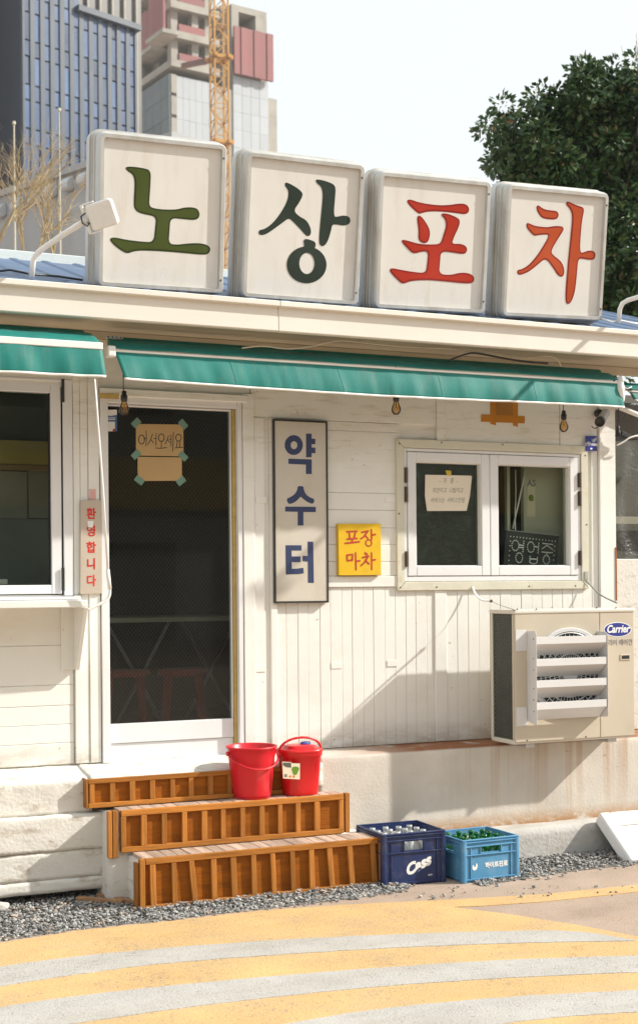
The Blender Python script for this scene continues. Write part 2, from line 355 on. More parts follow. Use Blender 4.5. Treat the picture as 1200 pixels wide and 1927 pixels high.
def text(name, body, pl, a, b, size, c, mt, parent, xs=1.0, shear=0, bold=0, rot=0, ext=.0006, align='CENTER'):
    cu = bpy.data.curves.new(name, 'FONT'); cu.body = body; cu.size = size; cu.align_x = align; cu.align_y = 'CENTER'
    cu.extrude = ext; cu.shear = shear; cu.offset = bold; cu.resolution_u = 3
    o = bpy.data.objects.new(name, cu); COL.objects.link(o)
    dg = bpy.context.evaluated_depsgraph_get(); me = bpy.data.meshes.new_from_object(o.evaluated_get(dg))
    COL.objects.unlink(o); bpy.data.objects.remove(o); bpy.data.curves.remove(cu)
    mb = MB(); cr, sr = math.cos(rot), math.sin(rot)
    mb.v = [pl.pt(a+(v.co.x*cr*xs-v.co.y*sr), b+(v.co.x*sr*xs+v.co.y*cr), c+v.co.z) for v in me.vertices]
    mb.f = [tuple(p.vertices) for p in me.polygons]; bpy.data.meshes.remove(me)
    return mb.build(name, mt, parent)
def zmap(x0, y0, s): return lambda p: (x0+p[0]/s, y0+p[1]/s)
def onpl(pl, pts, z, c=0): return [pl.px(*z(p), c) for p in pts]
def rough_block(name, x0, x1, y0, y1, z0, z1, mt, parent, cell=.035, amp=.006, sc=6, edge=.012, seed=0, slope=0):
    bm = bmesh.new(); nx = max(1, int((x1-x0)/cell)); ny = max(1, int((y1-y0)/cell)); nz = max(1, int((z1-z0)/cell))
    vd = {}
    def V(i, j, k):
        if (i, j, k) not in vd:
            p = Vector((x0+(x1-x0)*i/nx, y0+(y1-y0)*j/ny, z0+(z1-z0)*k/nz))
            q = p*sc+Vector((seed, seed, 0)); nv = noise.noise_vector(q)+noise.noise_vector(q*3.1)*.5
            e = (j == 0)+(k == nz)
            p += nv*amp; p.z -= slope*(1-j/ny)*(k/nz)
            if j == 0 and k == nz: p += Vector((0, edge*(.6+noise.noise(q*1.7)), -edge*(.6+noise.noise(q*2.3))))
            vd[(i, j, k)] = bm.verts.new(p)
        return vd[(i, j, k)]
    def Q(a, b, c, d): bm.faces.new((a, b, c, d))
    for i in range(nx):
        for k in range(nz): Q(V(i, 0, k), V(i+1, 0, k), V(i+1, 0, k+1), V(i, 0, k+1)); Q(V(i+1, ny, k), V(i, ny, k), V(i, ny, k+1), V(i+1, ny, k+1))
        for j in range(ny): Q(V(i, j, nz), V(i+1, j, nz), V(i+1, j+1, nz), V(i, j+1, nz)); Q(V(i, j+1, 0), V(i+1, j+1, 0), V(i+1, j, 0), V(i, j, 0))
    for j in range(ny):
        for k in range(nz): Q(V(0, j+1, k), V(0, j, k), V(0, j, k+1), V(0, j+1, k+1)); Q(V(nx, j, k), V(nx, j+1, k), V(nx, j+1, k+1), V(nx, j, k+1))
    mb = MB(); bm.verts.index_update(); mb.v = [v.co.copy() for v in bm.verts]; mb.f = [tuple(v.index for v in f.verts) for f in bm.faces]; bm.free()
    return mb.build(name, mt, parent, smooth=True)

# ================================================================== GROUND
def sheet(name, pts, z, mt, sub=None):
    mb = MB(); mb.prism(GRD, [(p[0], p[1]) for p in pts], -.01, z); return struct(mb.build(name, mt))
def asphalt(N, L, c):
    cr = N.new('ShaderNodeTexVoronoi'); cr.feature = 'DISTANCE_TO_EDGE'; cr.inputs['Scale'].default_value = 2.6
    wv = N.new('ShaderNodeVectorMath'); wv.operation = 'ADD'
    nn = N.new('ShaderNodeTexNoise'); nn.inputs['Scale'].default_value = 5; nn.inputs['Detail'].default_value = 5
    co = coords(N, L, (1, 1.6, 1)); L.new(co, nn.inputs['Vector']); L.new(co, wv.inputs[0]); L.new(nn.outputs['Color'], wv.inputs[1]); L.new(wv.outputs[0], cr.inputs['Vector'])
    k = mul(N, L, ramp(N, L, cr.outputs['Distance'], .012, .0), ramp(N, L, noi(N, L, coords(N, L), 1.7, 3), .5, .62))
    c = mixc(N, L, c, (.10, .065, .045), mul(N, L, k, .75))
    wear = mul(N, L, ramp(N, L, noi(N, L, coords(N, L), 130, 3, .6), .50, .60), ramp(N, L, noi(N, L, coords(N, L, (1, 2, 1)), 2.2, 5, .6), .42, .68))
    c = mixc(N, L, c, (.22, .19, .165), mul(N, L, wear, .75))
    smu = ramp(N, L, noi(N, L, coords(N, L, (.5, 3, 1)), 1.3, 6, .65), .52, .72)
    c = mixc(N, L, c, (.33, .27, .20), mul(N, L, smu, .32))
    sp = ramp(N, L, noi(N, L, coords(N, L), 70, 2, .5), .64, .70)
    c = mixc(N, L, c, (.16, .12, .10), mul(N, L, sp, .5))
    return c
M['asph'] = mat('worn_pinkish_pavement', (.42, .32, .25), .9, .14, 3, bump=.6, bs=120, extra=asphalt, c2=(.30, .21, .16), c2r=(.5, .72), c2s=1.6, c2amt=.6)
M['ypaint'] = mat('yellow_road_coating', (.61, .395, .172), .8, .10, 3, bump=.5, bs=110, extra=asphalt, c2=(.50, .36, .20), c2r=(.45, .7), c2s=5, c2amt=.6)
M['gpaint'] = mat('pale_grey_road_coating', (.455, .44, .41), .8, .07, 3, bump=.5, bs=110, extra=asphalt, c2=(.39, .375, .345), c2r=(.45, .7), c2s=5, c2amt=.6)
g = MB(); g.box(GRD, -600, 600, -300, 900, -.4, 0); struct(g.build('ground', 'asph'))
def gp(pts): return [tuple(ground(x, y)[:2]) for x, y in pts]
up = [(-260, 1822), (0, 1776), (150, 1752), (300, 1737), (480, 1716), (640, 1704), (850, 1694), (1020, 1684), (1200, 1666), (1340, 1652)]
lowl = [(1340, 1664), (1200, 1679), (1020, 1698), (905, 1706), (850, 1708)]
dia = [(960, 1722), (1080, 1741), (1200, 1764), (1340, 1795)]
far = [(1500, 2600), (-800, 2600)]
struct(sheet('yellow_road_paint', gp(up+lowl+dia+far), .004, 'ypaint'))
def stripe(top, bot):
    def rag(px):
        p = gp(chaikin(px, 2, False)); out = []
        for (x0, y0), (x1, y1) in zip(p, p[1:]):
            n_ = max(1, int(math.hypot(x1-x0, y1-y0)/.012))
            for k in range(n_):
                x_, y_ = x0+(x1-x0)*k/n_, y0+(y1-y0)*k/n_
                out.append((x_, y_+.006*noise.noise(Vector((x_*18, y_*18, 1)))+.004*noise.noise(Vector((x_*70, y_*70, 5)))))
        return out+[p[-1]]
    t = rag(top); b = rag(bot); return sheet('grey_road_stripe', t+b[::-1], .0062, 'gpaint')
stripe([(-260, 1866), (0, 1821), (150, 1801), (300, 1787), (500, 1772), (700, 1762), (900, 1755), (1080, 1752), (1192, 1771)],
       [(-260, 1910), (0, 1858), (150, 1835), (300, 1815), (600, 1793), (900, 1778), (1194, 1772.5)])
stripe([(-260, 1944), (0, 1897), (200, 1869), (500, 1840), (800, 1817), (1000, 1806), (1340, 1797)],
       [(-260, 2000), (0, 1950), (170, 1924), (400, 1891), (700, 1859), (1000, 1839), (1340, 1827)])
stripe([(-260, 2090), (0, 2036), (300, 1972), (550, 1927), (700, 1902), (900, 1882), (1100, 1870), (1340, 1860)],
       [(-260, 2180), (0, 2110), (400, 2020), (700, 1966), (960, 1926), (1100, 1912), (1340, 1900)])

# gravel: loose grey stones along the foot of the building
M['gravel'] = mat('crushed_grey_stone', (.27, .265, .255), .85, .15, 60, bump=.4, bs=80, island=.7, c2=(.36, .29, .23), c2r=(.55, .62), c2s=11, c2amt=.8)
M['gravelbed'] = mat('dark_gravel_dust', (.15, .14, .125), .9, .3, 30, bump=.8, bs=60)
gbp = [(-260, 1817), (0, 1772), (150, 1748), (300, 1733), (480, 1712), (600, 1699), (700, 1686), (760, 1676), (778, 1662)]
gb2 = [(905, 1668), (985, 1654), (1060, 1642), (1200, 1626), (1340, 1612)]
def strip_pts(px): return [tuple(ground(x, y)[:2]) for x, y in px]
gA = strip_pts(gbp); gB = strip_pts(gb2)
def ylim(line, X):
    for (x0, y0), (x1, y1) in zip(line, line[1:]):
        if x0 <= X <= x1: return y0+(y1-y0)*(X-x0)/(x1-x0)
    return None
struct(sheet('gravel_bed', gA+[(gA[-1][0], .3), (gA[0][0], .3)], .003, 'gravelbed'))
struct(sheet('gravel_bed', gB+[(gB[-1][0], -.1), (gB[0][0], -.1)], .003, 'gravelbed'))
bm = bmesh.new(); bmesh.ops.create_icosphere(bm, subdivisions=1, radius=1); iv = [v.co.copy() for v in bm.verts]; bi = [tuple(v.index for v in f.verts) for f in bm.faces]; bm.free()
mb = MB(); rg = random.Random(3)
def stone(X, Y, Z, r):
    s3 = Vector((r*rg.uniform(.7, 1.5), r*rg.uniform(.6, 1.1), r*rg.uniform(.45, .8)))
    rot = Matrix.Rotation(rg.uniform(0, 6.28), 3, 'Z') @ Matrix.Rotation(rg.uniform(-.6, .6), 3, 'X')
    mb.add([Vector((X, Y, Z))+rot @ Vector((v.x*s3.x*rg.uniform(.72, 1.2), v.y*s3.y*rg.uniform(.72, 1.2), v.z*s3.z*rg.uniform(.8, 1.1))) for v in iv], bi)
def scatter(line, Yb, n, x0, x1):
    k = 0
    while k < n:
        X = rg.uniform(x0, x1); yl = ylim(line, X)
        if yl is None: k += 1; continue
        e = rg.gauss(0, .022); Y = rg.uniform(yl, Yb)
        if Y-yl < .03: Y += e
        h = .004+.022*rg.random()*min(1, max(0, (Y-yl)/.12))
        stone(X, Y, h, rg.choice((.0045, .006, .007, .0085, .011))*rg.uniform(.8, 1.2)); k += 1
scatter(gA, -.10, 17000, -2.35, gA[-1][0])
scatter(gB, -.40, 4200, gB[0][0], 2.5)
for _ in range(60):
    p = ground(rg.uniform(640, 1190), rg.uniform(1668, 1690)); stone(p.x, p.y, .008, rg.uniform(.003, .009))
for q in ((980, 1690), (1058, 1650), (1032, 1655), (1003, 1672), (1015, 1655), (835, 1688), (815, 1693), (790, 1690)):
    p = ground(*q); stone(p.x, p.y, .01, .013)
gv = mb.build('gravel', 'gravel'); gv['kind'] = 'stuff'; gv['label'] = 'loose crushed grey gravel along the foot of the building'; gv['category'] = 'gravel'

# ================================================================== BUILDING
XL, XR = -2.45, wx(1155)
B = thing('snack_bar_building', (0, 1.5, 0), 'white boarded snack bar building with cream eaves and blue metal roof', 'building')
DZ0, DZ1 = .66, wz(760, 0, 320)                         # door opening
DX0, DX1 = wx(199, 0, 1060), wx(447, 0, 1060)
WX0, WX1, WZ0, WZ1 = rect(752, 845, 1094, 1098)          # right window opening
LX1 = wx(118, 0, 920); LZ0, LZ1 = wz(1120, 0, 60), wz(716, 0, 60)
T = 2.99
core = MB()
for a0, a1, b0, b1 in ((XL, LX1, .6, LZ0), (XL, LX1, LZ1, T), (LX1, DX0, .6, T), (DX0, DX1, DZ1, T), (DX1, WX0, .6, T), (WX0, WX1, .6, WZ0), (WX0, WX1, WZ1, T), (WX1, XR, .6, T)):
    core.box(WALL, a0, a1, b0, b1, -.10, 0)
core.box(Plane((XR, 0, 0), (0, 1, 0), (0, 0, 1)), .1, 3.2, .0, T, -.1, 0)
core.build('wall_core', 'siding', B)
# vertical siding boards, lower right
seam = [519, 539, 561, 580, 602.5, 622, 644, 663, 684, 703, 724.6, 744, 764, 782.5, 803, 817]
sx = [wx(s, .01, 1250) for s in seam]
x = wx(840, .01, 1250)
zt, zb = wz(1105, 0, 680), .665
for a, b in zip(sx, sx[1:]): board('siding_board', (a+.0005, b-.0005, zb, zt), .0, .011+random.uniform(-.001, .0015), 'siding', B, .0022)
board('cover_strip', (sx[-1], x, zb, zt), .0, .019, 'trimw', B, .004)
while x < wx(1112, .01, 1250)-.02:
    x1 = min(x+.0745, wx(1114, .01, 1250)); board('siding_board', (x+.0005, x1-.0005, zb, zt if x > 0 else zt), .0, .011+random.uniform(-.001, .0015), 'siding', B, .0022); x = x1
# horizontal boards between the long sign and the window
a0, a1 = wx(520, 0, 950), WX0
hz = [zt, wz(1084, 0, 680), wz(1057, 0, 680), wz(1025, 0, 680), wz(993, 0, 680), wz(960, 0, 680), wz(928, 0, 680), wz(812, 0, 680), wz(795, 0, 680)]
for i, (z0, z1) in enumerate(zip(hz, hz[1:])):
    board('rail' if i == 0 else 'siding_plank', (a0, a1-.002, z0+.0006, z1-.0006), 0, .022 if i == 0 else .012+random.uniform(-.001, .002), 'siding', B, .003)
z795 = hz[-1]
board('header_panel', (wx(470, 0, 780), wx(818, 0, 780), z795+.002, 2.75), 0, .014, 'siding', B, .003)
board('cover_strip', (wx(818, 0, 800)+.001, wx(835, 0, 800), WZ1+.03, 2.75), 0, .022, 'trimw', B, .003)
board('header_panel', (wx(835, 0, 800)+.001, wx(1050, 0, 800), WZ1+.03, 2.75), 0, .011, 'siding', B, .003)
board('header_panel', (wx(1050, 0, 800)+.002, wx(1110, 0, 800), WZ1+.03, 2.75), 0, .014, 'siding', B, .003)
board('header_panel', (XL, wx(470, 0, 780)-.002, DZ1+.06, 2.94), 0, .0105, 'siding', B, .003)
board('frieze_board', (wx(470, 0, 780), XR-.01, 2.752, 2.94), 0, .020, 'siding', B, .003)
# right corner boards
for p0, p1, d in ((1110, 1122, .012), (1122.6, 1129, .03), (1129.6, 1154, .022)):
    board('corner_board', (wx(p0, 0, 950), wx(p1, 0, 950), .665, 2.75), 0, d, 'trimw', B, .003)
# boards right of the door
for p0, p1, d in ((455, 476, .034), (476.8, 496.5, .022), (506, 518, .026)):
    board('corner_board', (wx(p0, 0, 1060), wx(p1, 0, 1060), .665, z795 if p0 > 470 else wz(742, 0, 455)), 0, d, 'trimw', B, .003)
board('corner_board', (wx(496.5, 0, 1060), wx(506, 0, 1060), .665, z795), 0, .006, 'trimw', B, .001)
# boards left of the door
for p0, p1, d in ((138.5, 151, .024), (151.6, 166, .014), (166.6, 187, .020)):
    board('corner_board', (wx(p0, 0, 1060), wx(p1, 0, 1060), .665, 2.75 if p0 > 150 else LZ0), 0, d, 'trimw', B, .003)
board('corner_board', (wx(138.5, 0, 1060), wx(151, 0, 1060), LZ0, 2.72), 0, .0145, 'trimw', B, .003)
lz = [.665, wz(1400, 0, 70), wz(1365, 0, 70), wz(1329, 0, 70), wz(1290, 0, 70), wz(1215, 0, 70), LZ0-.02]
for z0, z1 in zip(lz, lz[1:]): board('siding_plank', (XL, wx(138, 0, 1300), z0+.0006, z1-.0006), 0, .010+random.uniform(0, .003), 'siding', B, .003)
# small mending patches on the boards
for cx, cy in ((631, 1252), (736, 1248), (488, 941), (487, 1258), (732, 940)):
    r_ = rect(cx-10, cy-6, cx+10, cy+6); board('mending_patch', r_, .012, .026 if cx < 500 else .0145, 'trimw', B, .001)

# ---- plinth, ledge and left slabs
PD, LD = .27, .42
rough_block('plinth', -.13, 2.6, -PD, .6, .05, .662, 'plinth', B, .025, .0032, 8, .007)
rough_block('ledge', -.1, 2.6, -LD, -PD+.03, -.05, .185, 'ledge', B, .04, .004, 6, .006)
rough_block('slab', -2.6, -1.40, -.275, .02, .4505, .662, 'slab', B, .018, .0034, 12, .006, 3, .045)
rough_block('slab', -2.6, -1.332, -.305, .02, .268, .449, 'slab', B, .018, .0026, 12, .004, 7, .0)
rough_block('slab', -2.6, -1.332, -.300, .02, .128, .266, 'slab', B, .018, .0026, 12, .002, 9, .0)
rough_block('slab', -2.6, -1.332, -.306, .02, .062, .126, 'slab', B, .018, .0026, 14, .003, 11, .0)
rough_block('threshold', -1.412, -.115, -.285, .03, .5, .664, 'slab', B, .022, .004, 9, .008, 5, .04)

# ---- door
dr = MB().box(WALL, DX0-.03, DX0+.012, DZ0, DZ1+.03, -.06, .03).box(WALL, DX1-.006, DX1+.022, DZ0, DZ1+.03, -.06, .03).box(WALL, DX0+.012, DX1-.006, DZ1-.012, DZ1+.03, -.06, .026).build('door_frame', 'pvc', B, bevel=.003)
board('door_casing', (wx(186, 0, 745), wx(462, 0, 745), wz(752, 0, 320), wz(738, 0, 320)), .013, .04, 'trimw', B, .003)
board('door_casing', (DX1+.024, wx(455, 0, 1060)-.001, .665, wz(752, 0, 320)), .0, .028, 'trimw', B, .003)
board('seal_strip', (DX1-.024, DX1-.007, DZ0+.02, DZ1-.014), -.06, .0, 'foam', B, .002)
board('seal_strip', (wx(187, .05, 745), wx(225, .05, 745), wz(750, .05, 205), wz(740, .05, 205)), .041, .044, 'foam', B, .0)
lz0 = wz(1357, -.03, 320)
dl = thing('door', (DX0, 0, DZ0), '', ''); del dl['label'], dl['category']; dl.parent = B; dl.location = Vector((DX0, 0, DZ0))-B.location
dx0, dx1 = DX0+.014, DX1-.026
lf = MB().box(WALL, dx0, dx0+.006, lz0, DZ1-.014, -.05, -.012).box(WALL, dx1-.008, dx1, lz0, DZ1-.014, -.05, -.012).box(WALL, dx0, dx1, DZ1-.024, DZ1-.0145, -.048, -.014)
lf.build('leaf_frame', 'pvc', dl, bevel=.002)
board('bottom_rail', (dx0, dx1, wz(1393, -.02, 320), lz0), -.05, -.008, 'pvc', dl, .003)
board('kick_board', (dx0, dx1, DZ0+.0, wz(1393, -.02, 320)-.002), -.05, -.018, 'pvc', dl, .003)
board('pane', (dx0+.006, dx1-.008, lz0, DZ1-.024), -.032, -.028, 'pane', dl, 0)
wr = MB(); pz0, pz1, pa0, pa1 = lz0, DZ1-.024, dx0+.006, dx1-.008
sp = .021; k = pa0-(pz1-pz0)*.9
wrd = []
for sgn in (1, -1):
    t = pa0-2.2
    while t < pa1+2.2:
        # line a = t + sgn*(b-pz0)*.8
        lo, hi = pz0, pz1; sl_ = .8*sgn
        b0, b1 = sorted(((pa0-t)/sl_+pz0, (pa1-t)/sl_+pz0)); b0 = max(b0, lo); b1 = min(b1, hi)
        if b1-b0 > .01: wrd.append((t+sl_*(b0-pz0), b0, t+sl_*(b1-pz0), b1, sgn))
        t += sp
for a, b, a2, b2, sgn in wrd: wr.bar(WALL.pt(a, b, -.0262 if sgn > 0 else -.0268), WALL.pt(a2, b2, -.0262 if sgn > 0 else -.0268), .0004, .0003, (0, -1, 0))
wo = wr.build('wire_mesh', 'wire', dl); wo['kind'] = 'stuff'

# ---- left window with its counter shelf
W1 = thing('left_window', (XL, 0, LZ0), '', ''); del W1['label'], W1['category']; W1.name = 'window'; W1.parent = B; W1.location = Vector((-2.1, 0, LZ0))-B.location
f0, f1 = wx(121, .03, 920), wx(138, .02, 920)
board('frame_stile', (f0, f1, LZ0-.005, LZ1+.012), -.06, .018, 'pvc', W1, .003)
board('frame_rail', (XL, f0, LZ1-.0, LZ1+.012), -.06, .016, 'pvc', W1, .002)
board('gasket', (wx(116.5, .0, 920), wx(120.5, .0, 920), LZ0, LZ1), -.05, .006, 'black', W1, 0)
s0, s1 = wx(97, .01, 920), wx(116, .01, 920)
board('gasket', (XL, s1, LZ1-.012, LZ1-.001), -.05, .003, 'black', W1, 0)
board('sash_stile', (s0, s1, wz(1118, 0, 60), wz(720, 0, 60)), -.05, .012, 'pvc', W1, .003)
board('sash_rail', (XL, s0-.001, wz(1118, 0, 60), wz(1101, 0, 60)), -.05, .011, 'pvc', W1, .003)
board('sash_rail', (XL, s0-.001, wz(738, 0, 60), wz(720, 0, 60)), -.05, .011, 'pvc', W1, .003)
board('gasket', (wx(94, 0, 920), s0-.0005, wz(1101, 0, 60), wz(738, 0, 60)), -.03, -.008, 'black', W1, 0)
board('pane', (XL, wx(94.5, 0, 920), wz(1101, 0, 60), wz(738, 0, 60)), -.024, -.020, 'pane', W1, 0)
for yy in (735, 1090):
    board('hinge', (wx(116, .02, yy), wx(121.5, .02, yy), wz(yy+22, .02, 118), wz(yy-22, .02, 118)), .0185, .026, 'blackpl', W1, .002)
SH = thing('counter_shelf', (-1.9, 0, 1.4), '', ''); del SH['label'], SH['category']; SH.parent = B; SH.location = Vector((-1.9, 0, 1.4))-B.location
ztop = wz(1123, .03, 80)
board('shelf_board', (XL, wx(164, .26, 1135), ztop-.055, ztop-.018), .001, .27, 'trimw', SH, .004)
board('sill_strip', (XL, wx(150, .03, 1130), ztop-.016, ztop), .001, .045, 'pvc', SH, .002)
bx_ = wx(128, .02, 1200)
SD = Plane((bx_, 0, 0), (0, -1, 0), (0, 0, 1))
br = MB().prism(Plane((bx_+.03, 0, 0), (0, -1, 0), (0, 0, 1)), [(.026, ztop-.057), (.255, ztop-.057), (.07, ztop-.385), (.026, ztop-.385)], -.02, .0).build('bracket', 'trimw', SH, bevel=.002)
board('bracket_post', (bx_-.035, bx_+.035, ztop-.385, ztop-.057), .014, .025, 'trimw', SH, .002)

# ---- right window
W2 = thing('window', (WX0, 0, WZ0), '', ''); del W2['label'], W2['category']; W2.parent = B; W2.location = Vector(((WX0+WX1)/2, 0, WZ0))-B.location
fl0, fl1, flb, flt = rect(742, 833, 1101, 1110)
tw = .052
for nm, poly in (('flashing', [(fl0, flb), (fl0, flt), (fl0+tw, flt-tw), (fl0+tw, flb+tw)]), ('flashing', [(fl0, flt), (fl1, flt), (fl1-tw, flt-tw), (fl0+tw, flt-tw)]),
                 ('flashing', [(fl1, flt), (fl1, flb), (fl1-tw, flb+tw), (fl1-tw, flt-tw)]), ('flashing', [(fl1, flb), (fl0, flb), (fl0+tw, flb+tw), (fl1-tw, flb+tw)])):
    poly = inset(poly, .0008); MB().prism(WALL, poly, .0, .030).build(nm, 'flash', W2, bevel=.003)
sc_ = MB()
for a, b in [(fl0+.02, flt-.03), (fl0+.3, flt-.014), (fl0+.72, flt-.012), (fl1-.02, flt-.06), (fl0+.014, flb+.45), (fl0+.02, flb+.02), (fl0+.26, flb+.02), (fl0+.5, flb+.018), (fl0+.9, flb+.02), (fl1-.1, flb+.02), (fl1-.014, flb+.4)]:
    MB().lathe(WALL.pt(a, b, .030), [(.005, 0), (.005, .002), (.0, .003)], 8, (0, -1, 0)).build('screw', 'darkmetal', W2)
o0, o1, ob, ot = fl0+tw+.001, fl1-tw-.001, flb+tw+.001, flt-tw-.001
fr = MB(); fw = .018
fr.box(WALL, o0, o0+fw, ob, ot, -.06, .022).box(WALL, o1-fw, o1, ob, ot, -.06, .022).box(WALL, o0+fw, o1-fw, ot-fw, ot, -.06, .021).box(WALL, o0+fw, o1-fw, ob, ob+fw+.012, -.06, .021)
fr.build('window_frame', 'pvc', W2, bevel=.003)
mid = wx(921, .02, 970)
def sash(a0, a1, left):
    sb_, st_ = ob+fw+.015, ot-fw-.003; e = .058
    s = MB().box(WALL, a0, a0+e, sb_, st_, -.05, .026).box(WALL, a1-e, a1, sb_, st_, -.05, .026).box(WALL, a0+e, a1-e, sb_, sb_+e, -.05, .0255).box(WALL, a0+e, a1-e, st_-e, st_, -.05, .0255)
    so = s.build('sash', 'pvc', W2, bevel=.004)
    gk = MB(); q = .004
    gk.box(WALL, a0+e, a0+e+q, sb_+e, st_-e, -.045, .012).box(WALL, a1-e-q, a1-e, sb_+e, st_-e, -.045, .012).box(WALL, a0+e+q, a1-e-q, sb_+e, sb_+e+q, -.045, .012).box(WALL, a0+e+q, a1-e-q, st_-e-q, st_-e, -.045, .012)
    gk.build('bead', 'trimw', so)
    MB().box(WALL, a0+e, a1-e, sb_+e, st_-e, -.022, -.018).build('pane', 'panetex' if left else 'pane', so)
    return (a0+e, a1-e, sb_+e, st_-e)
M['film'] = mat('mottled_green_film', (.13, .16, .135), .5, .3, 6, bump=.3, bs=25, c2=(.38, .42, .38), c2r=(.5, .72), c2s=5, c2amt=.7)
gl1 = sash(o0+fw+.003, mid-.0015, True); gl2 = sash(mid+.0015, o1-fw-.003, False)
for X, ys in ((o0+fw*.5, (894, 930, 1052)), (o1-fw*.5, (903, 938, 1050))):
    for y_ in ys:
        z_ = wz(y_, .03, 760 if X < 1 else 1080); hm = MB()
        for k in range(4): hm.lathe(WALL.pt(X, z_-.045+k*.0225, .034), [(0, 0), (.0085, 0), (.0085, .0215), (0, .0215)], 10)
        hm.box(WALL, X-.014, X+.012, z_-.045, z_+.045, .0265, .029); hm.build('hinge', 'darkmetal', W2)

MB().box(WALL, gl1[0]-.02, gl1[1]+.02, gl1[2]-.02, gl1[3]+.02, -.066, -.062).build('backing_film', 'film', W2)
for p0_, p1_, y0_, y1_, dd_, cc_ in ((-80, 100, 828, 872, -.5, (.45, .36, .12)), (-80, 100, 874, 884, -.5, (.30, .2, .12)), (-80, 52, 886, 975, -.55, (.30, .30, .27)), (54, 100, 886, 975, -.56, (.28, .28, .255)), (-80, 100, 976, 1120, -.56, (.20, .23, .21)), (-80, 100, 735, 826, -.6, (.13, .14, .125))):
    MB().box(WALL, *rect(p0_, y0_, p1_, y1_, dd_), dd_-.02, dd_).build('reflection_panel', mat('reflection_panel_sheet', cc_, .6, .18, 3, bump=.2, bs=12), B)  # added panels: reflected street bands put in as colour, grey-green curtain below
MB().box(WALL, *rect(-30, 1090, 15, 1100, -.1), -.14, -.1).build('sill_box', 'printw', B, bevel=.003)
# ---- eave, fascia, roof
ED = .50
EX0, EX1 = -2.6, 2.35
zf0, zf1 = 2.93, 3.085
board('soffit', (EX0, EX1, zf0+.02, zf0+.032), -.1, ED-.015, 'soffit', B, 0)
xm = wx(524, ED, 600)
for a, b in ((EX0, xm-.001), (xm+.001, EX1)):
    f = MB().box(WALL, a, b, zf0, zf1-.02, ED-.014, ED).box(WALL, a, b, zf1-.03, zf1, ED-.014, ED+.028).box(WALL, a, b, zf0, zf0+.008, ED-.05, ED-.0145)
    f.build('fascia', 'fascia', B, bevel=.004)
board('eave_beam', (EX0, EX1, zf0-.03, zf0+.019), .021, .06, 'soffit', B, .003)
# roof sheet with ribs
RP = R(17); rv = Vector((0, math.cos(RP), math.sin(RP)))
RF = Plane((0, -ED+.0, zf1-.006), (1, 0, 0), rv)
rm = MB(); prof = []; x = EX0
while x < EX1+.3:
    prof += [(x, 0), (x+.11, 0), (x+.125, .008), (x+.155, .008), (x+.17, 0)]; x += .19
rm.add([RF.pt(a, b, c) for b in (0, 1.75) for a, c in prof], [(i, i+1, len(prof)+i+1, len(prof)+i) for i in range(len(prof)-1)])
rm.build('roof_sheet', 'roof', B)
rb = wpt(0, 487, -1.02); rt = wpt(0, 468, -1.02)
MB().box(WALL, EX0-.6, EX1+.2, rb.z, rt.z, -1.14, -1.02).build('ridge_beam', 'ridge', B, bevel=.004)
# ---- interior behind the glass
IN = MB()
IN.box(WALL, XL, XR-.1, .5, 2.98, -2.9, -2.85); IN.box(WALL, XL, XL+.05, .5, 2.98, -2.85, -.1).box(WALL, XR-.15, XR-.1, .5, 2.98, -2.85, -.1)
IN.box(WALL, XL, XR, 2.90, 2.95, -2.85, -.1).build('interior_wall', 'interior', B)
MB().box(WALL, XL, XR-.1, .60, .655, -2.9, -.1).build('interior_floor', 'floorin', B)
pb = rect(990, 885, 1075, 1075, -.45)
MB().box(WALL, wx(990, -.13, 950), wx(1100, -.13, 950), .66, 2.6, -.15, -.13).build('partition', 'inboard', B)
for p0, p1 in ((952, 957.5), (983, 989)): MB().box(WALL, wx(p0, -.13, 950), wx(p1, -.13, 950), .66, 2.6, -.15, -.12).build('conduit', 'inboard', B)

# ================================================================== SIGN BOXES ON THE ROOF
LEAN = R(9)
ZB1 = zmap(0, 220, 2.609); ZB2 = zmap(420, 260, 2.3077); ZB4 = zmap(880, 320, 3.75)
NO = [(615, 247), (640, 243), (700, 250), (742, 262), (740, 330), (735, 400), (733, 430), (745, 447), (800, 455), (870, 455), (900, 445), (940, 443), (970, 450), (982, 475), (975, 500), (950, 507), (900, 502), (837, 495), (833, 560), (828, 622), (870, 628), (930, 620), (990, 620), (1025, 632), (1035, 650), (1025, 672), (1000, 678), (900, 668), (800, 660), (700, 655), (655, 660), (630, 671), (605, 663), (560, 630), (540, 605), (545, 593), (570, 592), (620, 603), (700, 613), (755, 615), (762, 550), (768, 490), (720, 480), (680, 470), (660, 450), (657, 420), (662, 340), (660, 300), (650, 280), (625, 265)]
SS1 = [(268, 192), (285, 195), (320, 215), (343, 235), (345, 250), (330, 280), (305, 315), (330, 340), (360, 355), (378, 385), (382, 410), (375, 425), (360, 425), (330, 390), (300, 360), (285, 347), (260, 365), (220, 395), (185, 418), (160, 422), (152, 410), (158, 398), (180, 395), (215, 370), (250, 325), (275, 280), (283, 250), (282, 225), (268, 208)]
SS2 = [(400, 178), (430, 182), (470, 195), (488, 210), (486, 250), (478, 343), (500, 340), (520, 335), (545, 340), (553, 357), (545, 375), (520, 380), (495, 375), (473, 374), (468, 400), (455, 445), (440, 467), (425, 470), (415, 455), (418, 400), (428, 300), (433, 240), (425, 210), (405, 195)]
SS3o = ell(362, 550, 86, 80, 40); SS3i = ell(363, 544, 33, 46, 40)
SS4 = [(348, 442), (360, 437), (378, 442), (398, 450), (402, 465), (396, 480), (350, 482), (352, 460)]
PO1 = [(798, 268), (815, 266), (850, 280), (930, 292), (985, 290), (1020, 284), (1050, 285), (1066, 300), (1066, 320), (1050, 332), (1010, 325), (940, 318), (890, 318), (862, 325), (848, 330), (815, 300), (798, 280)]
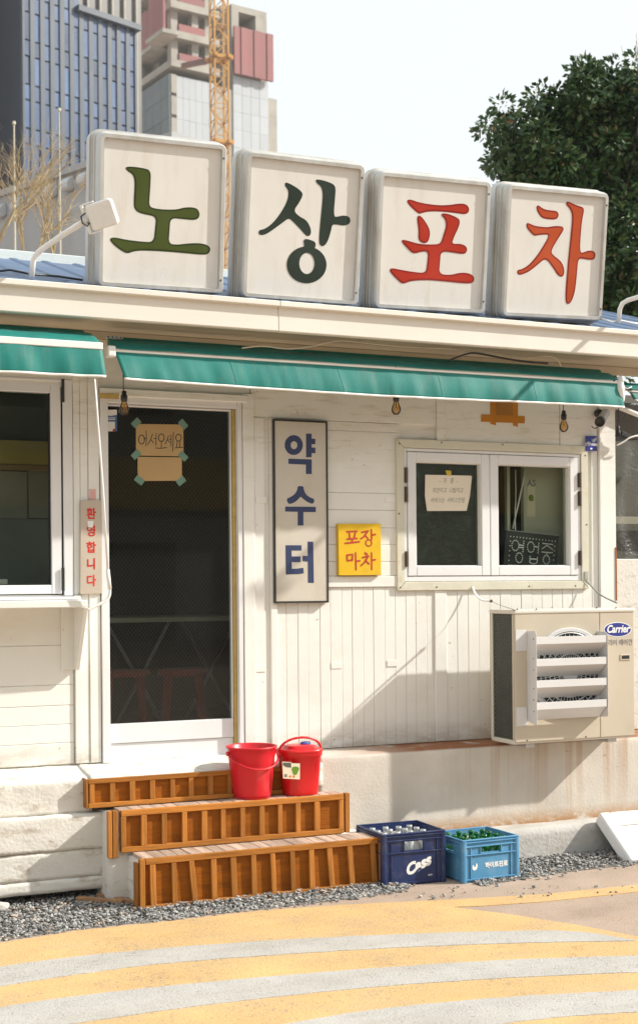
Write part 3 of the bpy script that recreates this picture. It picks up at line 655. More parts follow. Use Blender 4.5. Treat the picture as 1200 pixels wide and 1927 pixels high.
PO2 = [(845, 335), (860, 340), (885, 375), (898, 405), (893, 440), (882, 456), (862, 455), (845, 440), (848, 400), (840, 350)]
PO3 = [(775, 440), (800, 445), (850, 460), (900, 462), (943, 460), (955, 420), (968, 380), (962, 350), (945, 335), (950, 325), (980, 330), (1015, 345), (1027, 358), (1022, 385), (1000, 430), (990, 460), (1030, 458), (1055, 470), (1058, 490), (1045, 505), (1000, 497), (943, 490), (940, 540), (935, 590), (985, 595), (1030, 583), (1070, 587), (1090, 605), (1085, 627), (1060, 632), (960, 622), (880, 615), (810, 620), (785, 632), (770, 628), (740, 600), (720, 575), (728, 563), (770, 572), (830, 582), (880, 586), (885, 540), (890, 492), (860, 492), (825, 503), (800, 480), (775, 452)]
CH1 = [(485, 250), (500, 250), (530, 275), (580, 285), (625, 288), (640, 310), (635, 335), (615, 350), (560, 347), (525, 340), (500, 315), (482, 275)]
CH2 = [(412, 373), (430, 375), (470, 395), (560, 405), (600, 395), (655, 395), (675, 408), (670, 430), (640, 475), (580, 575), (605, 605), (640, 630), (665, 660), (680, 705), (675, 745), (655, 755), (630, 740), (600, 690), (548, 620), (500, 660), (440, 710), (390, 735), (355, 740), (345, 720), (352, 703), (380, 700), (430, 670), (490, 600), (540, 520), (575, 455), (530, 455), (490, 460), (468, 465), (440, 440), (412, 405)]
CH3 = [(692, 223), (710, 223), (760, 248), (810, 262), (818, 285), (805, 340), (795, 430), (785, 585), (820, 580), (845, 568), (885, 570), (900, 595), (890, 630), (860, 635), (810, 625), (775, 625), (768, 720), (755, 850), (735, 915), (715, 945), (695, 945), (686, 910), (690, 820), (705, 640), (725, 450), (735, 340), (730, 295), (710, 262), (692, 245)]
def rrect(w_, h_, r_, n=6):
    out = []
    for cx, cy, a0 in ((w_/2-r_, h_/2-r_, 0), (-w_/2+r_, h_/2-r_, 90), (-w_/2+r_, -h_/2+r_, 180), (w_/2-r_, -h_/2+r_, 270)):
        out += [(cx+r_*math.cos(R(a0+90*i/n)), cy+r_*math.sin(R(a0+90*i/n))) for i in range(n+1)]
    return out
def signbox(corners, glyphs, label):
    # corners: outer front corners TL, TR, BR, BL in photo pixels
    bl, brr = corners[3], corners[2]
    O = wpt((bl[0]+brr[0])/2, (bl[1]+brr[1])/2, .40)
    v = Vector((0, -math.sin(LEAN), math.cos(LEAN))); pl = Plane(O, (1, 0, 0), v)
    P = [Vector(pl.px(*c)) for c in corners]
    wd = ((P[1]-P[0]).length+(P[2]-P[3]).length)/2; ht = ((P[3]-P[0]).length+(P[2]-P[1]).length)/2
    e = (P[1]-P[0]).normalized()+(P[2]-P[3]).normalized(); e.normalize(); cen = sum(P, Vector((0, 0)))/4
    u3 = (pl.u*e.x+pl.v*e.y).normalized(); v3 = pl.n.cross(u3)
    bp = Plane(pl.pt(cen.x, cen.y), u3, v3)
    base = bp.pt(0, -ht/2, -.09); t = thing('sign_box', base, label, 'sign box', 'letter boxes on the roof')
    prof = [(.0, -.155), (0, -.10), (.009, -.098), (.009, -.080), (.014, -.078), (.014, -.055), (.020, -.053), (.020, -.03), (.026, -.012), (.034, 0), (.052, 0), (.056, -.02)]
    mb = MB(); loops = []
    G = .037
    for ins, c in prof: loops.append([bp.pt(a, b, c) for a, b in rrect(wd+2*G-2*ins, ht+2*G-2*ins, max(.012, .06-ins))])
    n = len(loops[0]); vs = [p for l in loops for p in l]
    fs = [(i*n+k, i*n+(k+1) % n, (i+1)*n+(k+1) % n, (i+1)*n+k) for i in range(len(loops)-1) for k in range(n)]+[tuple(range(n))[::-1]]
    mb.add(vs, fs).build('casing', 'alu', t)
    MB().prism(bp, rrect(wd+2*G-.108, ht+2*G-.108, .012), -.024, -.019).build('face_panel', 'signwhite', t)
    for a in (-wd/2+.18, wd/2-.18): MB().box(bp, a-.03, a+.03, -ht/2-.065, -ht/2-.035, -.14, -.05).build('foot', 'steel', t, bevel=.002)
    for sa, sb in ((1, 1), (1, -1)): MB().lathe(bp.pt(sa*(wd/2-.008), sb*(ht/2-.06), .0), [(.006, -.001), (.005, .003), (0, .0035)], 8, bp.n).build('screw', 'darkmetal', t)
    for i, (kind, z, pts, mo, mi) in enumerate(glyphs):
        c = -.0185+i*.0004
        if kind == 'poly':
            q = chaikin(onpl(bp, pts, z, -.018), 2)
            g_ = MB().prism(bp, q, -.0188, c+.0006).build('letter_stroke', mo, t)
            if mi: MB().prism(bp, chaikin(inset(onpl(bp, pts, z, -.018), .009), 2), c+.0007, c+.0013).build('letter_fill', mi, t)
        else:
            MB().ring(bp, onpl(bp, pts[0], z, -.018), onpl(bp, pts[1], z, -.018), -.0188, c+.0006).build('letter_stroke', mo, t)
    return t
signbox([(197, 251), (431, 277), (411, 549), (183, 536)], [('poly', ZB1, NO, 'gl_olived', 'gl_olive')], 'leftmost roof sign box with one olive green letter on white')
signbox([(472, 287), (690, 315), (666, 571), (456, 557)], [('poly', ZB2, SS1, 'gl_dark', None), ('poly', ZB2, SS2, 'gl_dark', None), ('ring', ZB2, (SS3o, SS3i), 'gl_dark', None), ('poly', ZB2, SS4, 'gl_dark', None)], 'second roof sign box with one blackish green letter on white')
signbox([(724, 325), (927, 346), (906, 587), (702, 577)], [('poly', ZB2, PO1, 'gl_redd', 'gl_red'), ('poly', ZB2, PO2, 'gl_redd', 'gl_red'), ('poly', ZB2, PO3, 'gl_redd', 'gl_red')], 'third roof sign box with one bright red letter on white')
signbox([(962, 350), (1147, 367), (1127, 601), (944, 592)], [('poly', ZB4, CH1, 'gl_redd', 'gl_or'), ('poly', ZB4, CH2, 'gl_redd', 'gl_or'), ('poly', ZB4, CH3, 'gl_redd', 'gl_or')], 'rightmost roof sign box with one orange red letter on white')

# ---- flood lamps on bent pipes
def arc(pts, n=8):
    return [Vector(p) for p in pts]
fl = thing('flood_lamp', wpt(60, 519, .42), 'white flood lamp on bent pipe in front of the olive green letter', 'flood lamp')
pth = [wpt(60, 522, .42), wpt(63, 492, .43), wpt(68, 480, .45), wpt(78, 470, .48), wpt(120, 441, .62), wpt(163, 414, .75)]
MB().tube([Vector(p) for p in pth], .014, 10).build('pipe', 'whitepl', fl, smooth=True)
LO = wpt(192, 404, .80)
lu = (wpt(216, 396, .86)-wpt(168, 411, .78)).normalized(); lv = Vector((-.27, -.25, .93)); lv = (lv-lu*lv.dot(lu)).normalized()
LPn = Plane(LO, lu, lv)
MB().prism(LPn, rrect(.135, .125, .018), -.03, .012).build('housing', 'whitepl', fl, bevel=.01, seg=3)
MB().prism(LPn, rrect(.12, .11, .014), -.036, -.0305).build('lamp_glass', 'pane', fl)
yk = MB().box(LPn, -.09, -.078, -.07, .07, -.012, .008).box(LPn, -.0775, -.02, .066, .072, -.01, .006).box(LPn, -.0775, -.02, -.072, -.066, -.01, .006)
yk.build('yoke', 'whitepl', fl, bevel=.002)
MB().tube([LPn.pt(-.07, .03, .012), LPn.pt(-.095, .02, .02), LPn.pt(-.098, -.01, .022), LPn.pt(-.08, -.03, .02), LPn.pt(-.066, -.02, .016), LPn.pt(-.085, -.012, .0)], .0035, 6).build('lead', 'black', fl, smooth=True)
f2 = thing('flood_lamp', wpt(1163, 606, .42), 'bent white lamp pipe at the right end of the roof', 'lamp pipe')
MB().tube([wpt(1163, 608, .42), wpt(1165, 582, .43), wpt(1170, 571, .45), wpt(1180, 565, .48), wpt(1200, 559, .55), wpt(1260, 538, .74), wpt(1330, 512, .95)], .014, 10).build('pipe', 'whitepl', f2, smooth=True)
LQ = Plane(wpt(1362, 500, 1.02), (1, 0, 0), Vector((0, -.3, .95)))
MB().prism(LQ, rrect(.135, .125, .018), -.03, .012).build('housing', 'whitepl', f2, bevel=.01, seg=3)
# cables lying on the roof edge
c1 = [wpt(-20, 512, .3), wpt(20, 508, .34), wpt(45, 513, .4), wpt(60, 516, .36), wpt(110, 520, .3), wpt(156, 527, .3)]
tag(MB().tube(c1, .006, 6).build('roof_cable', 'blackpl', smooth=True), 'dark cable lying along the roof edge left of the olive letter box', 'cable')
c2 = [wpt(1120, 597, .36), wpt(1135, 601, .4), wpt(1150, 606, .42), wpt(1165, 603, .4), wpt(1185, 607, .42), wpt(1215, 612, .4)]
tag(MB().tube(c2, .006, 6).build('roof_cable', 'whitepl', smooth=True), 'pale cable looping on the roof right of the orange letter box', 'cable')

# ================================================================== AWNINGS
def wob(u, v, k, s): return noise.noise(Vector((u*s, v*1.3, k)))
def awning(label, x0, x1, dbar, zbar, ztop, dtop, zbot, flare, folds, seed, bartk, n=90, slant=.028):
    t = thing('awning', ((x0+x1)/2, -dbar, zbot), label, 'awning', 'teal canvas awnings')
    L_ = x1-x0
    def top(u, v):
        X = x0+L_*u; d = dtop+(dbar-dtop)*v; z = ztop+(zbar-ztop)*v
        return Vector((X, -d+.004*wob(u, v, seed, 10), z+math.sin(v*math.pi)*.012*(.3+.7*abs(wob(u, 0, seed+3, 3)))+.006*wob(u, v*2, seed+9, 14)))
    MB().grid(top, n, 8).build('canopy', 'awning', t, smooth=True, thick=.0015)
    def val(u, v):
        X = x0+L_*u+(slant*v if u < .5 else slant*v*.6)*(1 if True else 0)
        fold = folds*(wob(u, v*.35, seed+1, L_*9)*v+.6*wob(u, v*.2, seed+2, L_*22)*v*(1-.3*v))
        bulge = .03*math.sin(v*math.pi*.5)*flare
        tw_ = .05*math.exp(-u*L_*4.0)*v*flare
        return Vector((X, -dbar-bulge-fold-tw_*.4, zbar-.012-(zbar-.012-zbot)*v+.006*math.sin(u*L_*2.1+seed)*v))
    MB().grid(val, n, 12).build('valance', 'awning', t, smooth=True, thick=.0015)
    for k in range(1, int(L_/.62)+1):
        us = k*.62/L_
        if us < .97:
            sm = lambda u, v, us=us: val(us+(u-.5)*.012/L_, v)+Vector((0, -.0016, 0))
            MB().grid(sm, 1, 12).build('seam', 'awning', t, thick=.0012)
    def hem(u, v):
        p = val(u, 1.0); return p+Vector((0, -.002, .004-.012*v))
    MB().grid(hem, n, 1).build('hem', 'hem', t, smooth=True, thick=.003)
    MB().box(WALL, x0-.004, x1+.004, zbar-.012-bartk/2, zbar-.012+bartk/2, dbar-.006, dbar+.008).build('front_bar', 'whitepl', t, bevel=.003)
    MB().tube([(x0+.02, -dtop+.06, ztop+.0), (x1-.02, -dtop+.06, ztop+.0)], .026, 14).build('roller', 'awning', t, smooth=True)
    return t
xa = wx(0, .6, 650)
aw1 = awning('short teal awning pulled out over the left serving window', XL-.1, wx(192, .6, 652), .60, 2.785, 2.872, .38, wz(706, .6, 100), .6, .02, 5.3, .034, 60, .02)
aw2 = awning('long teal awning with white hem over the door and window', wx(215, .4, 665), wx(1163, .4, 712), .40, 2.802, 2.866, .29, wz(742, .4, 690), 1.0, .013, 1.7, .012, 150, .035)
for X, t in ((wx(209, .4, 662), aw2),):
    MB().box(WALL, X-.022, X+.022, wz(672, .4, 208), wz(651, .4, 208), .36, .42).build('end_cap', 'whitepl', t, bevel=.008, seg=2)
# tied white end of the long awning
xe = wx(1166, .4, 730)
def bag(u, v):
    ang = u*2*math.pi; r_ = .022*(1+.35*wob(u*3, v*3, 4, 3))*(.55+.9*math.sin(math.pi*min(1, max(0, v)))); 
    return Vector((xe+r_*math.cos(ang)*.8, -.40+r_*math.sin(ang), 2.83-.19*v))
MB().grid(bag, 14, 14).build('tied_end', 'whitepl', aw2, smooth=True)
MB().tube([(xe, -.41, 2.77), (xe+.03, -.43, 2.752), (xe+.06, -.43, 2.765)], .004, 6).build('tie_string', 'whitepl', aw2, smooth=True)
# mounting brackets and cables under the eave
for px in ((690, 664), (712, 665), (1090, 686), (1085, 688)):
    pass
bk = thing('awning_bracket', wpt(255, 640, .1), 'small perforated metal bracket under the eave near the left awning', 'bracket')
r_ = rect(200, 632, 232, 637, .3); MB().box(WALL, *r_, .28, .30).build('plate', 'steel', bk, bevel=.001)
for k in range(5): MB().lathe(WALL.pt(r_[0]+.012+k*.022, (r_[2]+r_[3])/2, .3), [(.004, 0), (.003, .003), (0, .003)], 8, (0, -1, 0)).build('bolt', 'blackpl', bk)
cab = [(455, 655, .42), (495, 650, .40), (540, 658, .38), (590, 652, .40), (636, 639, .44), (690, 646, .42), (760, 653, .42), (840, 656, .42), (890, 661, .42), (930, 663, .42), (985, 677, .40), (1030, 668, .42), (1048, 675, .42), (1054, 688, .40)]
pts = [Vector((wx(x, d, y), -d, min(2.945, wz(y, d, x)))) for x, y, d in cab]
def smoothpath(p, n=2):
    for _ in range(n):
        q = [p[0]]
        for a, b in zip(p, p[1:]): q += [a*.75+b*.25, a*.25+b*.75]
        p = q+[p[-1]]
    return p
tag(MB().tube(smoothpath(pts), .0045, 6).build('eave_cable', 'soffit', smooth=True), 'thin tan cable drooping under the eave above the long awning', 'cable')
pts = [wpt(x, y, .43) for x, y in ((845, 678), (870, 668), (890, 663), (935, 672), (985, 681), (1030, 684))]
tag(MB().tube(smoothpath(pts), .006, 6).build('eave_cable', 'black', smooth=True), 'thick black cable running under the eave above the window', 'cable')

# crank rod of the left awning
ck = thing('awning_crank', wpt(166, 1146, .35), 'white hooked crank rod hanging beside the door from the left awning', 'crank rod')
MB().tube([wpt(178, 713, .50), wpt(185, 800, .46), wpt(194, 920, .40), wpt(203, 1072, .34)], .006, 8).build('rod', 'whitepl', ck, smooth=True)
MB().tube([wpt(203, 1072, .34), wpt(207, 1109, .33)], .010, 10).build('grip', 'whitepl', ck, smooth=True)
MB().tube(smoothpath([wpt(207, 1109, .33), wpt(207, 1120, .33), wpt(203, 1128, .33), wpt(190, 1136, .33), wpt(166, 1148, .33)]), .0075, 8).build('handle', 'whitepl', ck, smooth=True)

# ================================================================== SIGNS AND NOTES ON THE FACADE
ZD = zmap(480, 760, 4.2857)
sg = thing('vertical_sign', (wx(567), -.02, wz(1135)), 'tall grey board sign with three navy letters right of the door', 'sign')
SP = Plane(wpt(567, 960, .045), (1, 0, 0), (0, 0, 1))
a0, b1 = SP.px(514, 788); a1, b0 = SP.px(619, 1134); e = .011
MB().box(SP, a0+e, a1-e, b0+e, b1-e, -.035, -.004).build('board', 'signgrey', sg)
MB().box(SP, a0, a0+e, b0, b1, -.035, 0).box(SP, a1-e, a1, b0, b1, -.035, 0).box(SP, a0+e, a1-e, b0, b0+e, -.035, 0).box(SP, a0+e, a1-e, b1-e, b1, -.035, 0).build('frame', 'blackpl', sg, bevel=.002)
YA = [[(412, 240), (457, 240), (457, 280), (487, 281), (487, 325), (457, 325), (457, 352), (487, 352), (488, 398), (457, 397), (457, 430), (412, 430)], [(270, 441), (458, 448), (458, 566), (411, 565), (411, 490), (270, 483)],
      chaikin([(344, 662), (393, 664), (393, 690), (410, 730), (445, 755), (482, 768), (470, 810), (420, 790), (385, 762), (368, 745), (345, 775), (310, 800), (270, 810), (253, 766), (290, 750), (325, 725), (343, 690)], 1),
      [(244, 828), (491, 830), (491, 873), (391, 872), (391, 980), (345, 980), (345, 870), (244, 868)],
      [(247, 1140), (376, 1140), (376, 1183), (295, 1183), (296, 1230), (368, 1230), (368, 1276), (296, 1276), (298, 1330), (340, 1328), (390, 1322), (394, 1366), (350, 1373), (250, 1376)],
      [(425, 1110), (470, 1112), (475, 1444), (428, 1443), (427, 1273), (384, 1268), (384, 1226), (426, 1226)]]
MB().ring(SP, onpl(SP, ell(313, 332, 73, 80, 36), ZD), onpl(SP, ell(315, 333, 27, 32, 36), ZD), -.0045, -.003).build('letter', 'navy', sg)
for p in YA: MB().prism(SP, onpl(SP, p, ZD), -.0045, -.003).build('letter', 'navy', sg)

ys = thing('yellow_sign', (wx(677), -.02, wz(1083)), 'small square yellow sign with four red letters beside the window', 'sign')
YP = Plane(wpt(677, 1034, .045), (1, 0, 0), (0, 0, 1))
q = onpl(YP, [(668, 966), (1012, 966), (1016, 1382), (674, 1384)], ZD); MB().prism(YP, q, -.03, 0).build('board', 'yellow', ys, bevel=.002)
ST = [[(735, 1032), (822, 1028)], [(757, 1040), (762, 1085)], [(808, 1035), (795, 1085)], [(738, 1092), (822, 1085)], [(782, 1090), (780, 1118)], [(722, 1125), (840, 1112)],
      [(855, 1037), (912, 1025)], [(905, 1030), (875, 1072), (848, 1090)], [(884, 1060), (908, 1086)], [(935, 1012), (938, 1095)], [(940, 1060), (970, 1052)],
      [(738, 1218), (743, 1268)], [(738, 1222), (786, 1214)], [(784, 1216), (782, 1264)], [(743, 1266), (786, 1258)], [(808, 1200), (812, 1340)], [(814, 1270), (845, 1265)],
      [(884, 1203), (902, 1216)], [(862, 1240), (916, 1228)], [(908, 1232), (882, 1278), (850, 1306)], [(885, 1260), (918, 1292)], [(937, 1200), (938, 1338)], [(940, 1262), (970, 1256)]]
for i, s_ in enumerate(ST):
    mb = MB(); stroke(mb, YP, onpl(YP, s_, ZD), .0105 if i not in (17,) else .014, .0002+.0001*(i % 7)); mb.build('letter_stroke', 'redp', ys)
MB().ring(YP, onpl(YP, ell(914, 1122, 29, 31, 24), ZD), onpl(YP, ell(914, 1122, 19, 20, 24), ZD), .0001, .0009).build('letter_stroke', 'redp', ys)

ws = thing('welcome_sign', (wx(172), -.02, wz(1118)), 'narrow tan strip sign with five red letters left of the door', 'sign')
WP = Plane(wpt(172, 1030, .034), (1, 0, 0), (0, 0, 1)); ZE = zmap(0, 880, 4)
q = onpl(WP, [(610, 245), (762, 243), (770, 948), (606, 952)], ZE); MB().prism(WP, q, -.012, 0).build('board', 'greyboard', ws, bevel=.001)
for ch, cy in zip('환영합니다', (352, 482, 606, 730, 856)):
    a, b = WP.px(*ZE((688, cy))); text('letter', ch, WP, a, b, .062, .0006, 'redbright', ws, xs=.93, bold=.0016)
q = onpl(WP, [(660, 402), (706, 400), (700, 452), (664, 448)], ZE); MB().prism(WP, q, .0013, .0017).build('torn_patch', 'printw', ws)
pk = onpl(WALL, [(672, 162), (722, 162), (722, 240), (672, 242)], ZE, .022)
tag(MB().prism(WALL, pk, .021, .0225).build('pink_sticker', 'pink'), 'small faded pink sticker on the post above the tan strip sign', 'sticker')

ZF = zmap(180, 600, 3.53)
cs = thing('cardboard_note', (wx(300), .0, wz(860)), 'upper cardboard note with handwritten greeting taped inside the door', 'note')
CP = Plane((0, .036, 0), (1, 0, 0), (0, 0, 1))
CPF = Plane(wpt(300, 840, -.024), (1, 0, 0), (0, 0, 1))
q = onpl(CPF, [(268, 698), (582, 702), (584, 914), (268, 908)], ZF); MB().prism(CPF, q, .0, .0025).build('sheet', 'card', cs, bevel=.0008)
HW = [[(335, 745), (337, 790), (334, 846)], [(318, 796), (335, 795)], [(378, 765), (366, 802), (345, 836)], [(366, 802), (386, 826)], [(402, 760), (400, 842)], [(386, 796), (400, 795)], [(437, 817), (435, 856)], [(395, 858), (430, 861), (472, 855)],
      [(484, 775), (475, 803), (460, 832)], [(476, 802), (493, 822)], [(501, 770), (500, 846)], [(487, 801), (500, 800)], [(516, 752), (514, 810), (511, 880)], [(541, 815), (538, 852)], [(560, 815), (558, 852)], [(525, 858), (578, 854)]]
for i, s_ in enumerate(HW):
    mb = MB(); stroke(mb, CPF, onpl(CPF, s_, ZF), .0042, .0026+.00008*i, .0003); mb.build('pen_stroke', 'ink', cs)
for cx, cy, rx, ry in ((305, 802, 23, 33), (436, 790, 22, 28), (550, 790, 21, 26)):
    MB().ring(CPF, onpl(CPF, ell(cx, cy, rx, ry, 20), ZF), onpl(CPF, ell(cx, cy, rx-6, ry-6, 20), ZF), .0026, .0029).build('pen_stroke', 'ink', cs)
cs2 = thing('cardboard_note', (wx(300), .0, wz(905)), 'lower blank cardboard sheet taped inside the door below the greeting', 'note')
q = onpl(CPF, [(280, 916), (572, 920), (574, 1075), (285, 1078), (278, 1000)], ZF); MB().prism(CPF, q, .0, .0022).build('sheet', 'card', cs2, bevel=.0008)
def tapebit(t, cx, cy, rot):
    a, b = CPF.px(*ZF((cx, cy))); c_, s_ = math.cos(rot), math.sin(rot); p = [(a+x*c_-y*s_, b+x*s_+y*c_) for x, y in ((-.026, -.017), (.026, -.018), (.027, .017), (-.025, .018))]
    MB().prism(CPF, p, .0030, .0033).build('tape', 'tapeg', t)
for cx, cy, r_ in ((268, 692, .8), (580, 700, -.8)): tapebit(cs, cx, cy, r_)
for cx, cy, r_ in ((268, 902, .8), (580, 912, -.75), (290, 1072, -.6), (566, 1078, .7)): tapebit(cs2, cx, cy, r_)

qc = thing('card_sticker', (wx(208), .0, wz(812)), 'small blue and white payment card sticker on the door glass', 'sticker')
QP = Plane(wpt(208, 790, -.0195), (1, 0, 0), (0, 0, 1)); ZQ = zmap(190, 730, 17.14)
MB().prism(QP, onpl(QP, [(118, 705), (500, 700), (525, 730), (530, 1400), (125, 1410)], ZQ), 0, .0008).build('card', 'stblue2', qc)
MB().prism(QP, onpl(QP, [(120, 706), (500, 702), (522, 730), (518, 870), (300, 905), (122, 860)], ZQ), .0009, .0012).build('band', 'printw', qc)
MB().prism(QP, onpl(QP, [(195, 1090), (450, 1090), (462, 1400), (190, 1402)], ZQ), .0009, .0012).build('panel', 'printw', qc)
MB().prism(QP, onpl(QP, [(385, 1330), (460, 1310), (462, 1398), (380, 1398)], ZQ), .0013, .0015).build('mark', 'redp', qc)
for yy in (960, 1010): MB().prism(QP, onpl(QP, [(170, yy), (465, yy-6), (465, yy+18), (170, yy+22)], ZQ), .0009, .0012).build('print_line', 'printw', qc)

# paper in the left sash, taped inside the glass
NP = Plane(wpt(842, 925, -.017), (1, 0, 0), (0, 0, 1)); ZN = zmap(795, 880, 12)
nn_ = thing('paper_note', (wx(842), .0, wz(962)), 'cream handwritten paper note in the left window sash', 'note')
MB().prism(NP, onpl(NP, [(55, 160), (1070, 182), (1105, 200), (1060, 640), (985, 975), (95, 980), (45, 640)], ZN), 0, .001).build('paper', 'paper', nn_)
MB().prism(NP, onpl(NP, [(505, 62), (640, 70), (640, 182), (545, 178)], ZN), .0011, .0014).build('tape', 'tapey', nn_)
for body, cx, cy, s_ in (('-  가   훈  -', 570, 305, .036), ('지인이고  나발이고', 560, 520, .034), ('서비스는  서비스안됨', 555, 740, .034)):
    a, b = NP.px(*ZN((cx, cy))); text('handwriting', body, NP, a, b, s_, .0011, 'inkg', nn_, xs=.78, shear=.2, ext=.0002, rot=.02)

# LED board behind the right sash
ZL = zmap(935, 880, 9.23)
lp = wpt(1000, 1035, -.06); LPn2 = Plane(lp, (1, 0, 0), (0, 0, 1))
ld = thing('led_board', lp-Vector((0, 0, .12)), 'tilted black open sign of white dots behind the right window sash', 'sign')
MB().prism(LPn2, onpl(LPn2, [(160, 1085), (1075, 1185), (1040, 1760), (100, 1760)], ZL), -.02, 0).build('panel', 'blackpl', ld, bevel=.001)
MB().prism(LPn2, onpl(LPn2, [(158, 1078), (1076, 1179), (1075, 1186), (160, 1087)], ZL), -.021, .002).build('edge_strip', 'alu', ld)
def lin(p, q, n): return [(p[0]+(q[0]-p[0])*i/(n-1), p[1]+(q[1]-p[1])*i/(n-1)) for i in range(n)]
D_ = lin((230, 1195), (1005, 1280), 15)+lin((225, 1275), (200, 1610), 5)+lin((995, 1365), (975, 1605), 4)+lin((200, 1690), (340, 1700), 4)
D_ += ell(312, 1352, 60, 90, 14)+lin((460, 1280), (443, 1460), 6)+lin((380, 1340), (450, 1355), 6)+lin((370, 1382), (445, 1390), 6)+ell(378, 1565, 58, 85, 14)
D_ += ell(580, 1380, 60, 90, 14)+lin((720, 1310), (705, 1480), 6)+lin((650, 1370), (712, 1380), 5)+lin((565, 1545), (560, 1640), 4)+lin((695, 1560), (690, 1640), 4)+lin((580, 1586), (685, 1592), 8)+[(572, 1650), (595, 1665), (620, 1672), (645, 1670), (670, 1660)]
D_ += lin((790, 1315), (960, 1335), 9)+lin((780, 1405), (850, 1358), 4)+lin((870, 1355), (955, 1420), 5)+lin((775, 1465), (950, 1480), 9)+[(858, 1500)]+ell(850, 1600, 55, 75, 14)
mb = MB()
for p in D_:
    a, b = LPn2.px(*ZL(p)); mb.lathe(LPn2.pt(a, b, 0), [(.0046, 0), (.004, .002), (.0016, .0036), (0, .0038)], 6, (0, -1, 0))
lo = mb.build('led_dots', 'printw', ld); lo['kind'] = 'stuff'
tag(MB().tube(smoothpath([Vector(wpt(969, 884, -.08)), Vector(wpt(970, 940, -.08)), Vector(wpt(968, 960, -.08)), Vector(wpt(969, 998, -.075))]), .003, 6).build('led_cable', 'printw', smooth=True), 'thin white cable hanging straight down to the dotted sign', 'cable')
tag(MB().tube([wpt(987, 884, -.09), wpt(984, 905, -.09), wpt(964, 995, -.075)], .005, 6).build('led_cable', 'printw', smooth=True), 'slanting white cable crossing behind the right window sash', 'cable')
asP = Plane(wpt(999, 930, -.129), (1, 0, 0), (0, 0, 1))
st = thing('strip_sticker', (asP.O.x, asP.O.y, asP.O.z-.15), 'pale strip sticker with green letter on the board behind the window', 'sticker')
MB().prism(asP, onpl(asP, [(520, 230), (655, 230), (655, 850), (512, 850)], ZL), .0, .002).build('strip', 'labelp', st)
a, b = asP.px(*ZL((588, 275))); text('letters', 'AS', asP, a, b, .055, .0026, 'printg', st, bold=.002)
a, b = asP.px(*ZL((580, 510))); text('letters', 'e', asP, a, b, .075, .0026, 'labelg', st, bold=.003)

# CCTV sticker, camera, orange tape, bulbs
cst = thing('cctv_sticker', wpt(1111, 848, .02), 'small blue camera warning sticker on the corner board', 'sticker')
ZC = zmap(1085, 760, 16); CSP = Plane(wpt(1111, 834, .034), (1, 0, 0), (0, 0, 1))
MB().prism(CSP, onpl(CSP, [(262, 965), (590, 965), (598, 1420), (268, 1415)], ZC), -.004, 0).build('plate', 'stblue', cst)
MB().prism(CSP, onpl(CSP, [(415, 1075), (580, 1015), (580, 1070), (510, 1160), (470, 1150)], ZC), .0001, .0006).build('camera_print', 'printg', cst)
a, b = CSP.px(*ZC((425, 1228))); text('letters', 'CCTV WARD', CSP, a, b, .022, .0004, 'printw', cst, xs=.78, bold=.0006)
a, b = CSP.px(*ZC((340, 1165))); text('letters', '녹화중', CSP, a, b, .012, .0004, 'printw', cst, xs=.9)
MB().prism(CSP, onpl(CSP, ell(425, 1350, 32, 28, 12), ZC), .0001, .0005).build('emblem', 'printw', cst)
cc = thing('cctv_camera', wpt(1122, 790, .05), 'black and silver bullet camera on the corner board', 'camera')
p0 = wpt(1124, 778, .03); MB().lathe(p0, [(0, -.005), (.026, -.005), (.028, .012), (.022, .026), (.0, .03)], 18, (0, -1, 0)).build('base', 'blackpl', cc, smooth=True)
ca = wpt(1139, 776, .05); cb = wpt(1127, 795, .20); ax = (cb-ca)
MB().lathe(ca, [(0, 0), (.024, .002), (.027, .01), (.028, ax.length-.02), (.028, ax.length-.02)], 20, ax).build('body', 'steel', cc, smooth=True)
MB().lathe(ca+ax*.86, [(.0285, -.005), (.031, 0), (.031, .028), (.028, .031), (.024, .022), (0, .02)], 20, ax).build('lens_hood', 'blackpl', cc, smooth=True)
MB().tube([p0+Vector((0, -.02, 0)), ca+ax*.3], .012, 8).build('arm', 'blackpl', cc, smooth=True)
MB().tube(smoothpath([wpt(1112, 802, .03), wpt(1116, 806, .04), wpt(1121, 806, .06), wpt(1126, 800, .1)]), .003, 6).build('lead', 'black', cc, smooth=True)
ot = thing('orange_tape', wpt(945, 800, .02), 'patch of orange packing tape stuck high on the wall', 'tape')
ZO = zmap(840, 640, 3.333); OP = Plane(wpt(945, 775, .0125), (1, 0, 0), (0, 0, 1))
for i, p in enumerate(([(300, 330), (415, 330), (415, 480), (298, 480)], [(272, 330), (305, 330), (308, 535), (272, 525)], [(412, 330), (445, 330), (445, 545), (414, 535)], [(216, 466), (488, 478), (487, 523), (215, 512)])):
    MB().prism(OP, onpl(OP, p, ZO), .0, .0006+.0006*i).build('tape_sheet' if i == 0 else 'tape_strip', 'tapeo2' if i == 0 else 'tapeo', ot)
